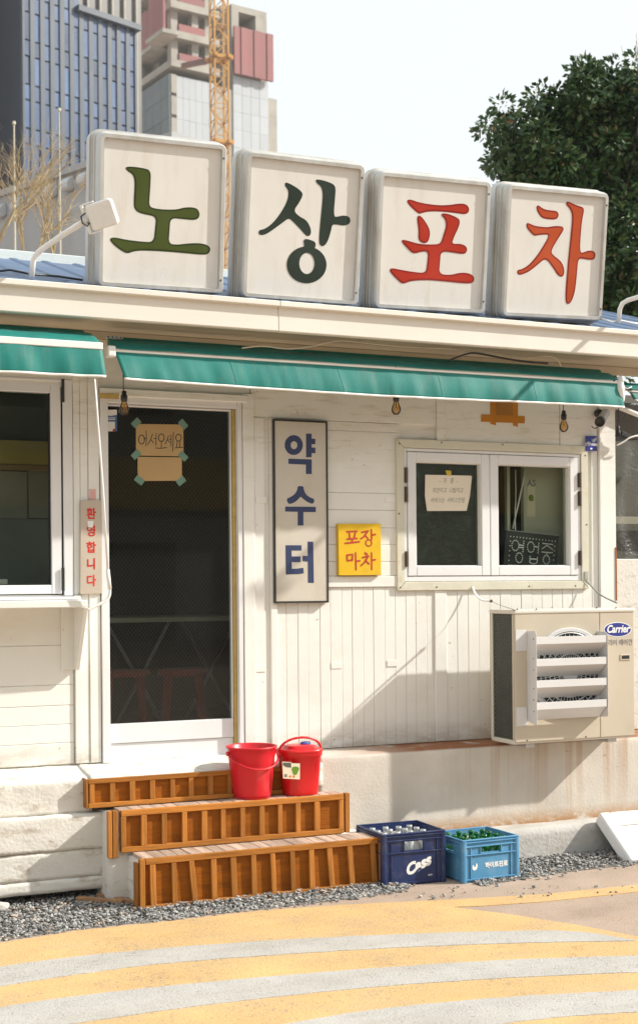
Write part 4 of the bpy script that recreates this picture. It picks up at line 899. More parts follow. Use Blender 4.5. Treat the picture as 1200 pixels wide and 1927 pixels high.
def bulb(x, y, d, ztopd, label):
    c = wpt(x, y, d); t = thing('light_bulb', c-Vector((0, 0, .03)), label, 'light bulb', 'bulbs hanging under the awning')
    MB().lathe(c, [(0, -.030), (.012, -.028), (.023, -.018), (.028, -.002), (.026, .012), (.019, .028), (.0135, .044), (.013, .05)], 20).build('glass_globe', 'amber', t, smooth=True)
    MB().lathe(c, [(.0135, .046), (.0165, .048), (.018, .06), (.018, .078), (.013, .08), (.012, .1), (.005, .102), (0, .102)], 16).build('socket', 'blackpl', t, smooth=True)
    MB().tube([c+Vector((-.003, 0, .1)), c+Vector((-.004, 0, .2)), c+Vector((0, 0, .26))], .0025, 6).build('cord', 'black', t)
    mb = MB(); mb.tube([c+Vector((0, 0, .046)), c+Vector((0, 0, .01))], .003, 6)
    for k in range(4):
        an = k*1.57; mb.tube([c+Vector((0, 0, .02)), c+Vector((.012*math.cos(an), .012*math.sin(an), .008)), c+Vector((.012*math.cos(an), .012*math.sin(an), -.012))], .0012, 5)
    mb.build('filament', 'filament', t)
bulb(234, 772, .20, 0, 'amber bulb hanging in front of the top left of the door')
bulb(745, 771, .22, 0, 'amber bulb tucked under the middle of the long awning')
bulb(1060, 804, .14, 0, 'amber bulb hanging above the right window near the camera')

# ================================================================== WOODEN STEPS
stp = thing('wooden_steps', (-.6, -.4, 0), 'three orange stained wooden steps with slatted risers up to the door', 'steps')
def riser(d, z0, z1, x0, x1, slats, rail=.030, brail=.026):
    rs = MB().box(WALL, x0, x1, z0+.004, z1-.004, d-.034, d-.022).build('riser', 'woodp', stp)
    MB().box(WALL, x0, x1, z1-rail, z1, d-.0218, d).build('top_rail', 'woodh', rs, bevel=.002)
    MB().box(WALL, x0, x1, z0, z0+brail, d-.0218, d+.001).build('bottom_rail', 'woodh', rs, bevel=.002)
    for i, (xt, xb) in enumerate(slats):
        hw = .0135+random.uniform(-.0015, .0015)
        MB().prism(WALL, [(xb-hw, z0+brail+.0005), (xb+hw, z0+brail+.0005), (xt+hw, z1-rail-.0005), (xt-hw, z1-rail-.0005)], d-.0218, d-.002+random.uniform(-.002, .002)).build('slat', 'woodv', rs, bevel=.0015)
    nl = MB()
    for xt, xb in slats:
        for z_, x_ in ((z0+brail+.012, xb), (z1-rail-.012, xt)): nl.lathe(WALL.pt(x_+random.uniform(-.004, .004), z_, d-.0005), [(.0016, 0), (.0014, .0012), (0, .0013)], 6, (0, -1, 0))
    nl.build('nails', 'darkmetal', rs)['kind'] = 'stuff'
    return rs
def SX(p, d, y): return wx(p, d, y)
T1, T2, T3 = .258, .472, .622
D1, D2, D3 = .645, .455, .33
s1_ = [(288, 290), (328, 330), (361, 368), (403, 405), (440, 443), (478, 480), (514, 517), (551, 553), (587, 589), (621, 626), (659, 664), (702, 707)]
riser(D1, .0, T1, SX(275, D1, 1680), SX(712, D1, 1630), [(SX(a, D1, 1640), SX(b, D1, 1690)) for a, b in s1_])
s2_ = [233, 271.6, 310, 348, 386, 421, 457.7, 494, 528, 562, 597.5, 643]
riser(D2, T1+.003, T2, SX(229, D2, 1570), SX(647, D2, 1525), [(SX(a, D2, 1550), SX(a, D2, 1550)) for a in s2_])
s3_ = [174, 213, 250, 288, 326, 361, 397, 433, 469, 505, 540, 575]
riser(D3, T2+.003, T3, SX(167, D3, 1490), SX(599, D3, 1460), [(SX(a, D3, 1490), SX(a, D3, 1490)) for a in s3_], .024, .024)
def treads(d0, d1, z, x0, x1):
    x = x0
    while x < x1-.01:
        wd = min(.062*random.uniform(.95, 1.05), x1-x); c0, c1 = d0+.001, d1-.022
        MB().box(WALL, x+.0018, x+wd-.0018, z-.016, z+random.uniform(-.001, .0012), c0, c1).build('tread_plank', 'woodt', stp, bevel=.0015); x += wd
treads(D2+.002, D1, T1, SX(270, D1, 1625), SX(712, D1, 1585)); treads(D3+.002, D2, T2, SX(226, D2, 1525), SX(650, D2, 1490))
for x0, d, z0, z1 in ((SX(264, D1, 1670), D1, .0, T1), (SX(213, D2, 1570), D2, T1-.02, T2+.002), (SX(649.5, D2, 1525), D2, T1+.004, T2+.003), (SX(713.5, D1, 1630), D1, .03, T1+.002)):
    MB().box(WALL, x0, x0+.026, z0, z1, d-.03, d+.002).build('end_post', 'woodv', stp, bevel=.002)
MB().box(WALL, SX(258, D1, 1670), SX(263, D1, 1670), .0, T1-.02, D1-.06, D1-.01).build('end_post', 'woodv', stp, bevel=.002)
MB().box(WALL, SX(204, D2, 1570), SX(212, D2, 1570), T1-.02, T2, D2-.03, D2).build('end_post', 'woodv', stp, bevel=.002)
MB().box(WALL, SX(162, D3, 1490), SX(166.5, D3, 1490), T2+.003, T3, D3-.1, D3).build('end_post', 'woodv', stp, bevel=.002)
MB().box(WALL, SX(716, D1, 1668), SX(722, D1, 1668), .0, .035, D1-.02, D1+.006).build('end_block', 'woodv', stp, bevel=.002)
cx0 = SX(262, .62, 1660)
rough_block('concrete_step', cx0, SX(700, .5, 1650), -D1+.036, -.2, .0, T1-.017, 'slab', stp, .03, .003, 7, .004, 2)
rough_block('concrete_step', SX(207, D2, 1590), SX(640, .4, 1550), -D2+.036, -.2, .0, T2-.017, 'slab', stp, .03, .003, 7, .004, 4)

# scrap wood left of the steps
for i, (p, q, hgt, lab) in enumerate((((146, 1692), (232, 1699), .028, 'short weathered wood offcut lying left of the steps'), ((186, 1684), (262, 1702), .026, 'wood offcut lying against the foot of the steps'), ((196, 1676), (228, 1683), .02, 'small dark wood offcut behind the others near the steps'))):
    a = ground(*p, hgt/2+.01); b = ground(*q, hgt/2+.006)
    tag(MB().bar(a, b, .035, hgt).build('wood_offcut', 'woods', bevel=.002), lab, 'wood offcut', 'wood offcuts by the steps')
pb_ = ground(0, 1718); rough_block('', 0, 0, 0, 0, 0, 0, 'slab', None) if False else None
rk = MB(); rr_ = random.Random(5)
rk.add([Vector((pb_.x, pb_.y, .03))+Vector((v.x*.05, v.y*.035, v.z*.03))*rr_.uniform(.8, 1.2) for v in iv], bi)
tag(rk.build('stone_lump', 'ledge', bevel=.004), 'pale broken stone lump on the gravel at the left edge', 'stone')

# ================================================================== BUCKETS
b1p = ground(480, 1496, T2+.002); b1p.y += .0; b1p = Vector((wx(476, D2-.10, 1490), -(D2-.115), T2+.0015))
bk1 = thing('bucket', b1p, 'open red plastic bucket with lowered handle on the steps', 'bucket')
H1 = .272
MB().lathe(b1p, [(0, 0), (.098, 0), (.100, .004), (.104, .03), (.1045, .034), (.124, H1-.055), (.1265, H1-.05), (.129, H1-.012), (.136, H1-.008), (.137, H1), (.133, H1+.002), (.127, H1-.004), (.101, .008), (0, .006)], 40).build('body', 'red', bk1, smooth=True)
hp = [b1p+Vector((.134*math.cos(t)*1.02, -.134*abs(math.sin(t))*1.05-.004, H1-.035-.075*math.sin(t))) for t in [math.pi*i/18 for i in range(19)]]
MB().tube(hp, .0055, 8).build('handle', 'red', bk1, smooth=True)
for sx_ in (-1, 1): MB().lathe(b1p+Vector((sx_*.130, 0, H1-.035)), [(0, 0), (.012, 0), (.012, .012), (0, .013)], 10, (sx_, 0, 0)).build('handle_lug', 'red', bk1)
b2p = Vector((wx(566, D2-.09, 1480), -(D2-.105), T2+.0015))
bk2 = thing('bucket', b2p, 'lidded red plastic bucket with raised handle and label on the steps', 'bucket')
H2 = .235
def sq(pr, n=48, p=3.2):
    mb = MB(); vs = []
    for r_, h in pr:
        for k in range(n):
            a = 2*math.pi*k/n; c_, s_ = math.cos(a), math.sin(a); m_ = (abs(c_)**p+abs(s_)**p)**(-1/p)
            vs.append(b2p+Vector((c_*m_*r_, s_*m_*r_*.9, h)))
    return mb.add(vs, [(i*n+k, i*n+(k+1) % n, (i+1)*n+(k+1) % n, (i+1)*n+k) for i in range(len(pr)-1) for k in range(n)])
sq([(0, 0), (.088, 0), (.091, .005), (.094, .03), (.094, .034), (.108, H2-.03), (.113, H2-.026), (.113, H2)]).build('body', 'red2', bk2, smooth=True)
sq([(.1135, H2-.008), (.117, H2-.004), (.117, H2+.006), (.108, H2+.012), (.085, H2+.014), (.083, H2+.026), (.06, H2+.030), (0, H2+.031)]).build('lid', 'red2', bk2, smooth=True)
MB().lathe(b2p+Vector((.035, .0, H2+.031)), [(.022, 0), (.024, .006), (.018, .013), (0, .015)], 16, sx=1.3, sy=.8).build('knob', 'knob', bk2, smooth=True)
hp = [b2p+Vector((.124*math.cos(t)+.002, -.02*math.sin(t), H2-.015+.085*math.sin(t)**.8 if math.sin(t) > 0 else H2-.015)) for t in [math.pi*i/22 for i in range(23)]]
MB().tube(hp, [.0062+.001*(i % 2) for i in range(23)], 8).build('handle', 'red2', bk2, smooth=True)
for sx_ in (-1, 1): MB().lathe(b2p+Vector((sx_*.112, 0, H2-.018)), [(0, 0), (.02, 0), (.016, .016), (0, .017)], 12, (sx_, 0, 0)).build('handle_lug', 'red2', bk2)
ZK = zmap(510, 1370, 10.91)
LBp = Plane(b2p+Vector((0, -.0965, 0)), (1, 0, 0), Vector((0, -.055, 1)))
lb = MB().prism(LBp, onpl(LBp, [(225, 690), (410, 700), (425, 722), (590, 728), (588, 1055), (245, 1035)], ZK), .0, .0015).build('label', 'labelp', bk2)
for pp, mm in (([(240, 706), (408, 712), (412, 812), (310, 805), (240, 760)], 'labeld'), (chaikin([(415, 850), (430, 800), (500, 785), (575, 810), (570, 860), (545, 900), (530, 955), (480, 965), (445, 945), (435, 890)], 1), 'labelg'), (ell(388, 993, 24, 24, 12), 'labelo'), (ell(462, 993, 28, 26, 12), 'labelo')):
    MB().prism(LBp, onpl(LBp, pp, ZK), .0016, .002).build('print', mm, lb)
for k in range(5): MB().prism(LBp, onpl(LBp, [(270+k*12, 945), (276+k*12, 945), (276+k*12, 1005), (270+k*12, 1005)], ZK), .0016, .002).build('print', 'labeld', lb)

# ================================================================== CRATES AND BOTTLES
def crate(label, x0, d0, W, D, H, mt, hz0, hz1, hw, rz=0.0, z0=.0):
    # x0: left end of the front face, d0: its distance from the facade
    t = thing('beer_crate', (x0+W/2, -(d0-D/2), z0), label, 'crate', 'beer crates on the gravel')
    c_ = Vector((x0+W/2, -(d0-D/2), z0)); ca, sa = math.cos(rz), math.sin(rz)
    ux = Vector((ca, sa, 0)); uy = Vector((-sa, ca, 0))
    th = .012
    def side(o, u, w_, nm):
        pl = Plane(o, u, (0, 0, 1)); mb = MB()
        mb.box(pl, -w_/2, w_/2, .012, hz0, -th, 0).box(pl, -w_/2, w_/2, hz1, H, -th, 0).box(pl, -w_/2, -hw/2, hz0, hz1, -th, 0).box(pl, hw/2, w_/2, hz0, hz1, -th, 0)
        so = mb.build('side', mt, t)
        rb = MB()
        for b in (H-.012, H-.034, hz0-.012): rb.box(pl, -w_/2-.004, w_/2+.004, b, b+.006, .0005, .008)
        rb.box(pl, -w_/2-.003, w_/2+.003, .012, .020, .0005, .006)
        for a in (-w_/2+.045, w_/2-.045): rb.box(pl, a-.003, a+.003, .0205, hz0-.0125, .0005, .006).box(pl, a-.003, a+.003, hz0-.0055, H-.0345, .0005, .006)
        rb.box(pl, -hw/2-.006, -hw/2, hz0-.004, hz1+.004, .0005, .006).box(pl, hw/2, hw/2+.006, hz0-.004, hz1+.004, .0005, .006)
        rb.build('ribs', mt, so, bevel=.001)['kind'] = 'stuff'
        return pl, so
    fp = side(c_-uy*D/2, ux, W, 'f'); side(c_+uy*D/2, -ux, W, 'b'); sp_ = side(c_-ux*W/2, -uy, D-2*th, 'l'); side(c_+ux*W/2, uy, D-2*th, 'r')
    bp = Plane(c_, ux, uy); MB().box(bp, -W/2+.004, W/2-.004, -D/2+.004, D/2-.004, .0, .0115).build('base', mt, t)
    for sx_ in (-1, 1):
        for sy_ in (-1, 1): MB().lathe(c_+ux*sx_*(W/2-.006)+uy*sy_*(D/2-.006)+Vector((0, 0, .002)), [(0, 0), (.017, 0), (.017, H-.003), (0, H-.003)], 10).build('corner', mt, t, smooth=False)
    rim = MB()
    rim.box(bp, -W/2-.006, W/2+.006, -D/2-.006, -D/2+.006, H, H+.008).box(bp, -W/2-.006, W/2+.006, D/2-.006, D/2+.006, H, H+.008).box(bp, -W/2-.006, -W/2+.006, -D/2+.006, D/2-.006, H, H+.008).box(bp, W/2-.006, W/2+.006, -D/2+.006, D/2-.006, H, H+.008)
    rim.build('rim', mt, t, bevel=.002)
    return t, c_, ux, uy, fp, sp_
cw = thing  # noqa
gx = ground(717, 1669); gy = ground(832, 1662)
ca_, cc_, cux, cuy, cfp, _ = crate('navy blue beer crate full of clear bottles beside the steps', gx.x+.005, .69, .36, .33, .272, 'navypl', .185, .232, .115, -.03)
pl, so = cfp
text('lettering', 'Cass', pl, .02, .100, .078, .001, 'printw', so, xs=1.05, shear=.35, bold=.004, rot=.36)
text('lettering', 'BEER', pl, .095, .045, .012, .001, 'printw', so)
ha_, hc_, hux, huy, hfp, hsp = crate('light blue crate full of green bottles on the gravel', ground(870, 1663).x, .775, .345, .31, .222, 'bluepl', .155, .193, .125, .03)
pl, so = hfp
text('lettering', '하이트진로', pl, .036, .082, .033, .001, 'printw', so, xs=.95, bold=.0013)
for k, pp in enumerate(([(-.102+x_, .082+y_) for x_, y_ in ((-.017, -.004), (-.009, -.018), (.006, -.019), (.017, -.006), (.018, .012), (.011, .022), (.007, .006), (.001, -.004), (-.004, .004), (-.010, .016))],)):
    MB().prism(pl, chaikin(pp, 1), .0008, .0016).build('emblem', 'printw', so)
def bottle_meshes(kind):
    if kind == 'green': pr = [(0, .0), (.0315, .0), (.033, .006), (.033, .118), (.030, .133), (.018, .160), (.0135, .175), (.0125, .200), (.015, .202), (.015, .211), (.012, .213), (.009, .2125)]
    else: pr = [(0, .0), (.033, .0), (.035, .006), (.035, .135), (.031, .155), (.018, .195), (.014, .215), (.0135, .238), (.0165, .240), (.0165, .251), (.0135, .253), (.010, .2525)]
    o = MB().lathe((0, 0, 0), pr, 18).build('tmp', 'greensol' if kind == 'green' else 'clearsol', smooth=True); me = o.data; bpy.data.objects.remove(o)
    lp_ = [(.0336, .045), (.0336, .108)] if kind == 'green' else [(.0356, .05), (.0356, .115)]
    o = MB().lathe((0, 0, 0), lp_, 18).build('tmp', 'labelp' if kind == 'green' else 'stblue2', smooth=True); ml = o.data; zl = o.location.z; bpy.data.objects.remove(o)
    return me, ml, zl
def fill(c_, ux, uy, nx, ny, sp_, kind, label, grp, z):
    RW_ = ('front row', 'second row', 'third row', 'back row'); CL_ = ('leftmost', 'second from left', 'third from left', 'rightmost')
    me, ml, zl = bottle_meshes(kind)
    for i in range(nx):
        for j in range(ny):
            p = c_+ux*((i-(nx-1)/2)*sp_+random.uniform(-.003, .003))+uy*((j-(ny-1)/2)*sp_*.97+random.uniform(-.003, .003))+Vector((0, 0, .013+z))
            b = bpy.data.objects.new('bottle', me); COL.objects.link(b); b.location = p; b.rotation_euler = (random.uniform(-.02, .02), random.uniform(-.02, .02), random.uniform(0, 6))
            tag(b, label+', '+RW_[j]+', '+CL_[i], 'bottle', grp)
            l_ = bpy.data.objects.new('label', ml); COL.objects.link(l_); l_.parent = b; l_.location = (0, 0, zl)
fill(cc_, cux, cuy, 4, 4, .078, 'clear', 'clear glass bottle in the navy crate', 'clear bottles in the navy crate', .0)
fill(hc_, hux, huy, 4, 4, .074, 'green', 'green glass bottle in the light blue crate', 'green bottles in the light blue crate', .0)

# ================================================================== AIR CONDITIONER
AD0, AD1 = .215, .485
ax0, ax1 = wx(968, AD1, 1270), wx(1193, AD1, 1270)
az0, az1 = wz(1396, AD1, 1000), wz(1146, AD1, 1080)
ac = thing('air_conditioner', ((ax0+ax1)/2, -.3, .66), 'beige outdoor air conditioner unit with louvre on the ledge below the window', 'air conditioner')
lt = .024
panx = wx(1128, AD1, 1270)
MB().box(WALL, ax0+.001, panx-.001, az0, az1-lt, AD1-.012, AD1).build('front_panel', 'acbody', ac, bevel=.004)
MB().box(WALL, panx+.001, ax1-.001, az0, az1-lt, AD1-.012, AD1-.0005).build('service_panel', 'acbody', ac, bevel=.004)
MB().box(WALL, ax1-.012, ax1, az0, az1-lt, AD0, AD1-.0125).build('side_panel', 'acbody', ac, bevel=.003)
MB().box(WALL, ax0, ax1-.0125, az0, az1-lt, AD0, AD0+.01).build('back_panel', 'acbody', ac, bevel=.003)
MB().box(WALL, ax0-.004, ax1+.004, az1-lt, az1, AD0-.004, AD1+.004).build('lid', 'accream', ac, bevel=.007, seg=2)
MB().box(WALL, ax0, ax1-.013, az0-.012, az0+.012, AD0+.011, AD1-.0125).build('base_pan', 'accream', ac, bevel=.003)
MB().box(WALL, ax0, ax0+.012, az0+.013, az1-lt-.001, AD0+.0105, AD0+.028).build('corner_post', 'accream', ac, bevel=.002)
MB().box(WALL, ax0, ax0+.012, az0+.013, az1-lt-.001, AD1-.030, AD1-.0125).build('corner_post', 'acbody', ac, bevel=.002)
MB().box(WALL, ax0+.014, ax0+.022, az0+.013, az1-lt-.001, AD0+.0285, AD1-.0305).build('coil', 'coil', ac)
SPn = Plane((ax0+.006, 0, 0), (0, -1, 0), (0, 0, 1))   # left side of the unit
cg = MB(); c0_, c1_ = AD0+.029, AD1-.031; g0, g1 = az0+.014, az1-lt-.002; stepw = .017
k = -60
while k < 80:
    for sg_ in (1, -1):
        t = k*stepw*1.6
        b0, b1 = sorted((t+sg_*1.6*0, t+sg_*1.6*(c1_-c0_))) if sg_ > 0 else sorted((t, t-1.6*(c1_-c0_)))
        lo_, hi_ = max(g0, g0+b0), min(g1, g0+b1)
        if hi_-lo_ > .01:
            f_ = lambda b: c0_+((b-g0)-t)/(1.6*sg_)
            cg.bar(SPn.pt(f_(lo_), lo_, .0003*sg_), SPn.pt(f_(hi_), hi_, .0003*sg_), .0022, .0012, (-1, 0, 0))
    k += 1
cgo = cg.build('side_grille', 'coilwire', ac); cgo['kind'] = 'stuff'
for a in (ax0+.12, ax1-.14): MB().box(WALL, a-.03, a+.03, .655, az0-.0125, AD0+.02, AD1-.03).build('foot', 'steel', ac, bevel=.003)
# logo and lettering
LG = Plane((0, -AD1, 0), (1, 0, 0), (0, 0, 1))
ZA = zmap(960, 1100, 5)
MB().prism(LG, onpl(LG, ell(1005, 423, 130, 70, 36), ZA), -.0004, .0008).build('logo_rim', 'printw', ac)
MB().prism(LG, onpl(LG, ell(1005, 423, 123, 63, 36), ZA), .0009, .0014).build('logo', 'stblue', ac)
a, b = LG.px(*ZA((1005, 420))); text('logo_letters', 'Carrier', LG, a, b, .062, .0018, 'printw', ac, shear=.28, bold=.0018, xs=.86)
a, b = LG.px(*ZA((1010, 548))); text('lettering', '캐리어 에어컨', LG, a, b, .040, .0006, 'printg', ac, xs=.9)
q = onpl(LG, [(1028, 655), (1125, 652), (1125, 710), (1028, 712)], ZA); MB().prism(LG, q, -.0004, .004).build('handle_plate', 'acbody', ac, bevel=.002)
q = onpl(LG, [(1040, 668), (1112, 665), (1112, 698), (1040, 700)], ZA); MB().prism(LG, q, .0041, .0045).build('handle_recess', 'blackpl', ac)
for p in ((140, 493), (58, 233), (238, 232), (708, 1432), (157, 1467), (803, 218), (985, 218)):
    a, b = LG.px(*ZA(p)); MB().lathe(LG.pt(a, b, .0042 if p[1] < 240 else 0), [(.005, 0), (.004, .003), (0, .0032)], 8, (0, -1, 0)).build('screw', 'darkmetal', ac)
# flat dark disc standing in for the shaded fan cavity, with its ring grille
fc = LG.px(*ZA((545, 830))); fr_ = .275
MB().prism(LG, [(fc[0]+.235*math.cos(t), fc[1]+.235*math.sin(t)) for t in [2*math.pi*i/48 for i in range(48)]], .0002, .001).build('fan_shade_disc', 'coil', ac)
fg = MB()
for r_ in (.05, .08, .11, .14, .17, .20, .232):
    fg.tube([LG.pt(fc[0]+r_*math.cos(t), fc[1]+r_*math.sin(t), .016) for t in [2*math.pi*i/48 for i in range(49)]], .0032, 6, False)
for k in range(48):
    t = 2*math.pi*k/48; fg.tube([LG.pt(fc[0]+.05*math.cos(t), fc[1]+.05*math.sin(t), .013), LG.pt(fc[0]+.235*math.cos(t), fc[1]+.235*math.sin(t), .013)], .0017, 5)
fg.lathe(LG.pt(*fc, .008), [(.05, 0), (.05, .01), (0, .012)], 24, (0, -1, 0))
fgo = fg.build('fan_grille', 'louvre', ac); fgo['kind'] = 'stuff'
n_ = 64; ou = [(fc[0]+.262*math.cos(2*math.pi*i/n_), fc[1]+.262*math.sin(2*math.pi*i/n_)) for i in range(n_)]; inn = [(fc[0]+.238*math.cos(2*math.pi*i/n_), fc[1]+.238*math.sin(2*math.pi*i/n_)) for i in range(n_)]
MB().ring(LG, ou, inn, .0012, .02).build('fan_ring', 'louvre', ac, bevel=.003)
# louvre clipped to the front
LV = AD1+.095
def lz_(y, x=1065, d=LV): return wz(y, d, x)
la0, la1 = wx(1008, LV, 1270), wx(1142, LV, 1270)
zt_, zb_ = lz_(1188, 1010), lz_(1366, 1010)
SPL = Plane((la0, 0, 0), (0, -1, 0), (0, 0, 1))
MB().prism(SPL, [(AD1+.001, zb_+.02), (LV-.004, zb_), (LV+.004, zb_+.01), (LV+.004, zt_-.02), (LV-.01, zt_), (AD1+.001, zt_)], -.003, .0).build('louvre_cheek', 'louvre', ac, bevel=.001)
MB().prism(Plane((la1, 0, 0), (0, -1, 0), (0, 0, 1)), [(AD1+.001, zb_+.02), (LV-.004, zb_+.03), (LV+.004, zb_+.04), (LV+.004, zt_-.03), (LV-.01, zt_-.015), (AD1+.001, zt_-.01)], -.003, .0).build('louvre_cheek', 'louvre', ac, bevel=.001)
for yt, yb in ((1185, 1225), (1330, 1366)):
    z1_, z0_ = wz(yt, AD1, 990), wz(yb, AD1, 990); MB().box(WALL, la0-.075, la0-.004, z0_, z1_, AD1+.0012, AD1+.004).build('louvre_clip', 'louvre', ac, bevel=.001)
for y in (1197, 1238, 1278, 1319):
    z = lz_(y, 1075); h = .042; dp = .085
    mb = MB(); mb.box(WALL, la0+.001, la1-.004, z-h, z, LV-.003, LV)
    SQ = Plane((la0+.001, 0, 0), (0, -1, 0), (0, 0, 1)); wdt = la1-la0-.005
    mb.prism(SQ, [(LV-.003, z-h), (LV-.0032, z-h+.003), (AD1+.018, z-h-.062), (AD1+.018, z-h-.065)], -wdt, 0)
    mb.build('louvre_slat', 'louvre', ac, bevel=.001)
for y in (1203, 1240, 1262, 1297, 1318, 1340):
    z = lz_(y, 1003); MB().lathe((la0-.0005, -(LV-.025), z), [(.004, 0), (.003, .002), (0, .002)], 8, (-1, 0, 0)).build('rivet', 'darkmetal', ac)
# straps holding the unit
s1 = thing('strap', wpt(925, 1138, .2), 'grey and white strap from the window trim to the left of the air conditioner', 'strap', 'straps holding the air conditioner')
def ribbon(pts, w_): 
    mb = MB(); pts = smoothpath([Vector(p) for p in pts])
    vs = []
    for i, p in enumerate(pts):
        t = (pts[min(i+1, len(pts)-1)]-pts[max(0, i-1)]).normalized(); n = t.cross(Vector((0, -1, .3))).normalized(); vs += [p+n*w_/2, p-n*w_/2]
    return mb.add(vs, [(2*i, 2*i+1, 2*i+3, 2*i+2) for i in range(len(pts)-1)])
ribbon([wpt(888, 1104, .035), wpt(893, 1118, .05), wpt(905, 1130, .09), wpt(923, 1131, .16)], .014).build('webbing', 'whitepl', s1, smooth=True, thick=.002)
ribbon([wpt(923, 1131, .16), wpt(938, 1138, .30), wpt(968, 1148, AD1+.005)], .013).build('buckle_strap', 'strapg', s1, smooth=True, thick=.002)
MB().lathe(wpt(923, 1131, .165), [(.009, 0), (.009, .006), (0, .006)], 10, (0, -1, 0)).build('clip', 'darkmetal', s1)
s2 = thing('strap', wpt(1130, 1138, .1), 'thin grey strap from the window trim to the right of the air conditioner', 'strap', 'straps holding the air conditioner')
ribbon([wpt(1103, 1094, .035), wpt(1112, 1103, .05), wpt(1128, 1120, .10), wpt(1160, 1135, AD0)], .012).build('webbing', 'strapg', s2, smooth=True, thick=.002)
MB().box(WALL, *rect(1099, 1075, 1105, 1092, .03), .0305, .036).build('hook_plate', 'steel', s2, bevel=.001)

# ================================================================== STYROFOAM TRAY
A = wpt(1123, 1535, LD+.02); Bq = ground(1183, 1625, .0); 
vdir = (Bq-A); Hh = vdir.length; vdir.normalize(); ud = Vector((1, 0, -.03)); ud = (ud-vdir*ud.dot(vdir)).normalized()
FP = Plane(A, ud, -vdir)
if FP.n.y > 0: FP.n = -FP.n
sf = thing('styrofoam_tray', Vector((A.x+.3, A.y-.1, 0)), 'white styrofoam tray leaning on the ledge at the right edge', 'styrofoam tray')
Wf = .62; rim_ = .075
tr = MB()
tr.box(FP, 0, rim_, -Hh, 0, -.05, .03).box(FP, Wf-rim_, Wf, -Hh, 0, -.05, .03).box(FP, rim_, Wf-rim_, -rim_, 0, -.05, .029).box(FP, rim_, Wf-rim_, -Hh, -Hh+rim_, -.05, .029)
tr.build('rim', 'foamw', sf, bevel=.014, seg=3)
MB().box(FP, rim_-.002, Wf-rim_+.002, -Hh+rim_-.002, -rim_+.002, -.05, -.02).build('panel', 'foamw', sf, bevel=.006)

# ================================================================== TENT AT THE RIGHT END
tn = thing('vinyl_tent', (XR+.5, 0, 0), 'clear vinyl tent with dark tarpaulin roof at the right end of the building', 'tent')
TX0, TX1 = XR+.005, XR+1.6
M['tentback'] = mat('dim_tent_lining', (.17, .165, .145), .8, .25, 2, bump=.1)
def vin(u, v):
    return Vector((TX0+(TX1-TX0)*u, .05+.02*wob(u*3, v*2, 2, 4)+.012*math.sin(u*60+3*math.sin(v*4))*.5, wz(1050, 0, 1175)+(wz(775, 0, 1175)-wz(1050, 0, 1175))*v))
MB().grid(vin, 50, 24).build('vinyl_wall', 'vinylg', tn, smooth=True)
def tar(u, v):
    return Vector((TX0+(TX1-TX0)*u, .05-.10*v+.03*math.sin(u*34+2*v)*(1-v)*(1-u*.3), wz(828, 0, 1165)+(wz(760, 0, 1165)-wz(828, 0, 1165))*v+.06*u*(1-v)))
MB().grid(tar, 60, 10).build('tarpaulin', 'vinylb', tn, smooth=True, thick=.002)
MB().tube([wpt(1140, 757, .06), wpt(1205, 783, .06), wpt(1330, 830, .06)], .016, 10).build('pole', 'whitepl', tn, smooth=True)
MB().box(WALL, TX0+.001, TX1, .665, wz(1052, 0, 1175), -.09, .012).build('low_wall', 'slab', tn, bevel=.005)
MB().box(WALL, TX0-.012, TX0-.004, wz(1130, 0, 1152), wz(1030, 0, 1152), .0225, .0275).build('rusty_edge', mat('rust', (.30, .10, .03), .8, .3, 20, bump=.4), tn)
MB().box(WALL, TX0, TX1, 2.0, 2.05, -.65, -.6).build('back_rail', 'inboard', tn)
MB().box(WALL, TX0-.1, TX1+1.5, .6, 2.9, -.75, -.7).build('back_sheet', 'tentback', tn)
lc = smoothpath([wpt(1160, 838, .08), wpt(1172, 832, .09), wpt(1185, 822, .1), wpt(1210, 818, .1)])
tag(MB().tube(lc, .006, 6).build('white_cord', 'whitepl', smooth=True), 'frayed white cord hanging by the tent corner', 'cord')
hk = thing('hanging_clamp', wpt(1162, 825, .08), 'black clamp dangling on a wire at the tent corner', 'clamp')
MB().tube([wpt(1163, 768, .08), wpt(1162, 800, .08)], .003, 6).build('wire', 'black', hk)
MB().lathe(wpt(1162, 822, .08), [(0, 0), (.02, .004), (.016, .03), (.009, .05), (.012, .065), (0, .068)], 12).build('body', 'black', hk, smooth=True)
MB().bar(wpt(1166, 815, .08), wpt(1183, 823, .08), .03, .03).build('jaw', 'black', hk, bevel=.004)
aw3 = awning('dark teal awning on the far side beyond the tent', wx(1172, -.1, 700), 3.4, -.05, 2.83, 2.9, -.3, wz(755, -.05, 1185), .4, .008, 8.1, .012, 40)

# ================================================================== INTERIOR THINGS SEEN THROUGH THE DOOR
for i, (x, dd) in enumerate(((345, -.9), (235, -1.0))):
    p = wpt(x, 1300, dd); p.z = .656
    t = thing('plastic_stool', p, ('red plastic stool inside behind the middle of the door', 'red plastic stool inside behind the left of the door')[i], 'stool', 'stools inside the door')
    MB().lathe(p, [(.0, .43), (.15, .43), (.155, .42), (.155, .40), (.15, .395)], 20).build('seat', 'redst', t, smooth=True)
    for k in range(4):
        a = k*math.pi/2+.5; MB().bar(p+Vector((.13*math.cos(a), .13*math.sin(a), .40)), p+Vector((.17*math.cos(a), .17*math.sin(a), 0)), .05, .02).build('leg', 'redst', t)
p = wpt(330, 1200, -1.3); p.z = .656
t = thing('folding_table', p, 'dark folding table with crossed metal legs inside the door', 'table')
MB().box(Plane(p, (1, 0, 0), (0, 0, 1)), -.6, .6, .72, .75, -.3, .3).build('table_top', 'inboard', t, bevel=.004)
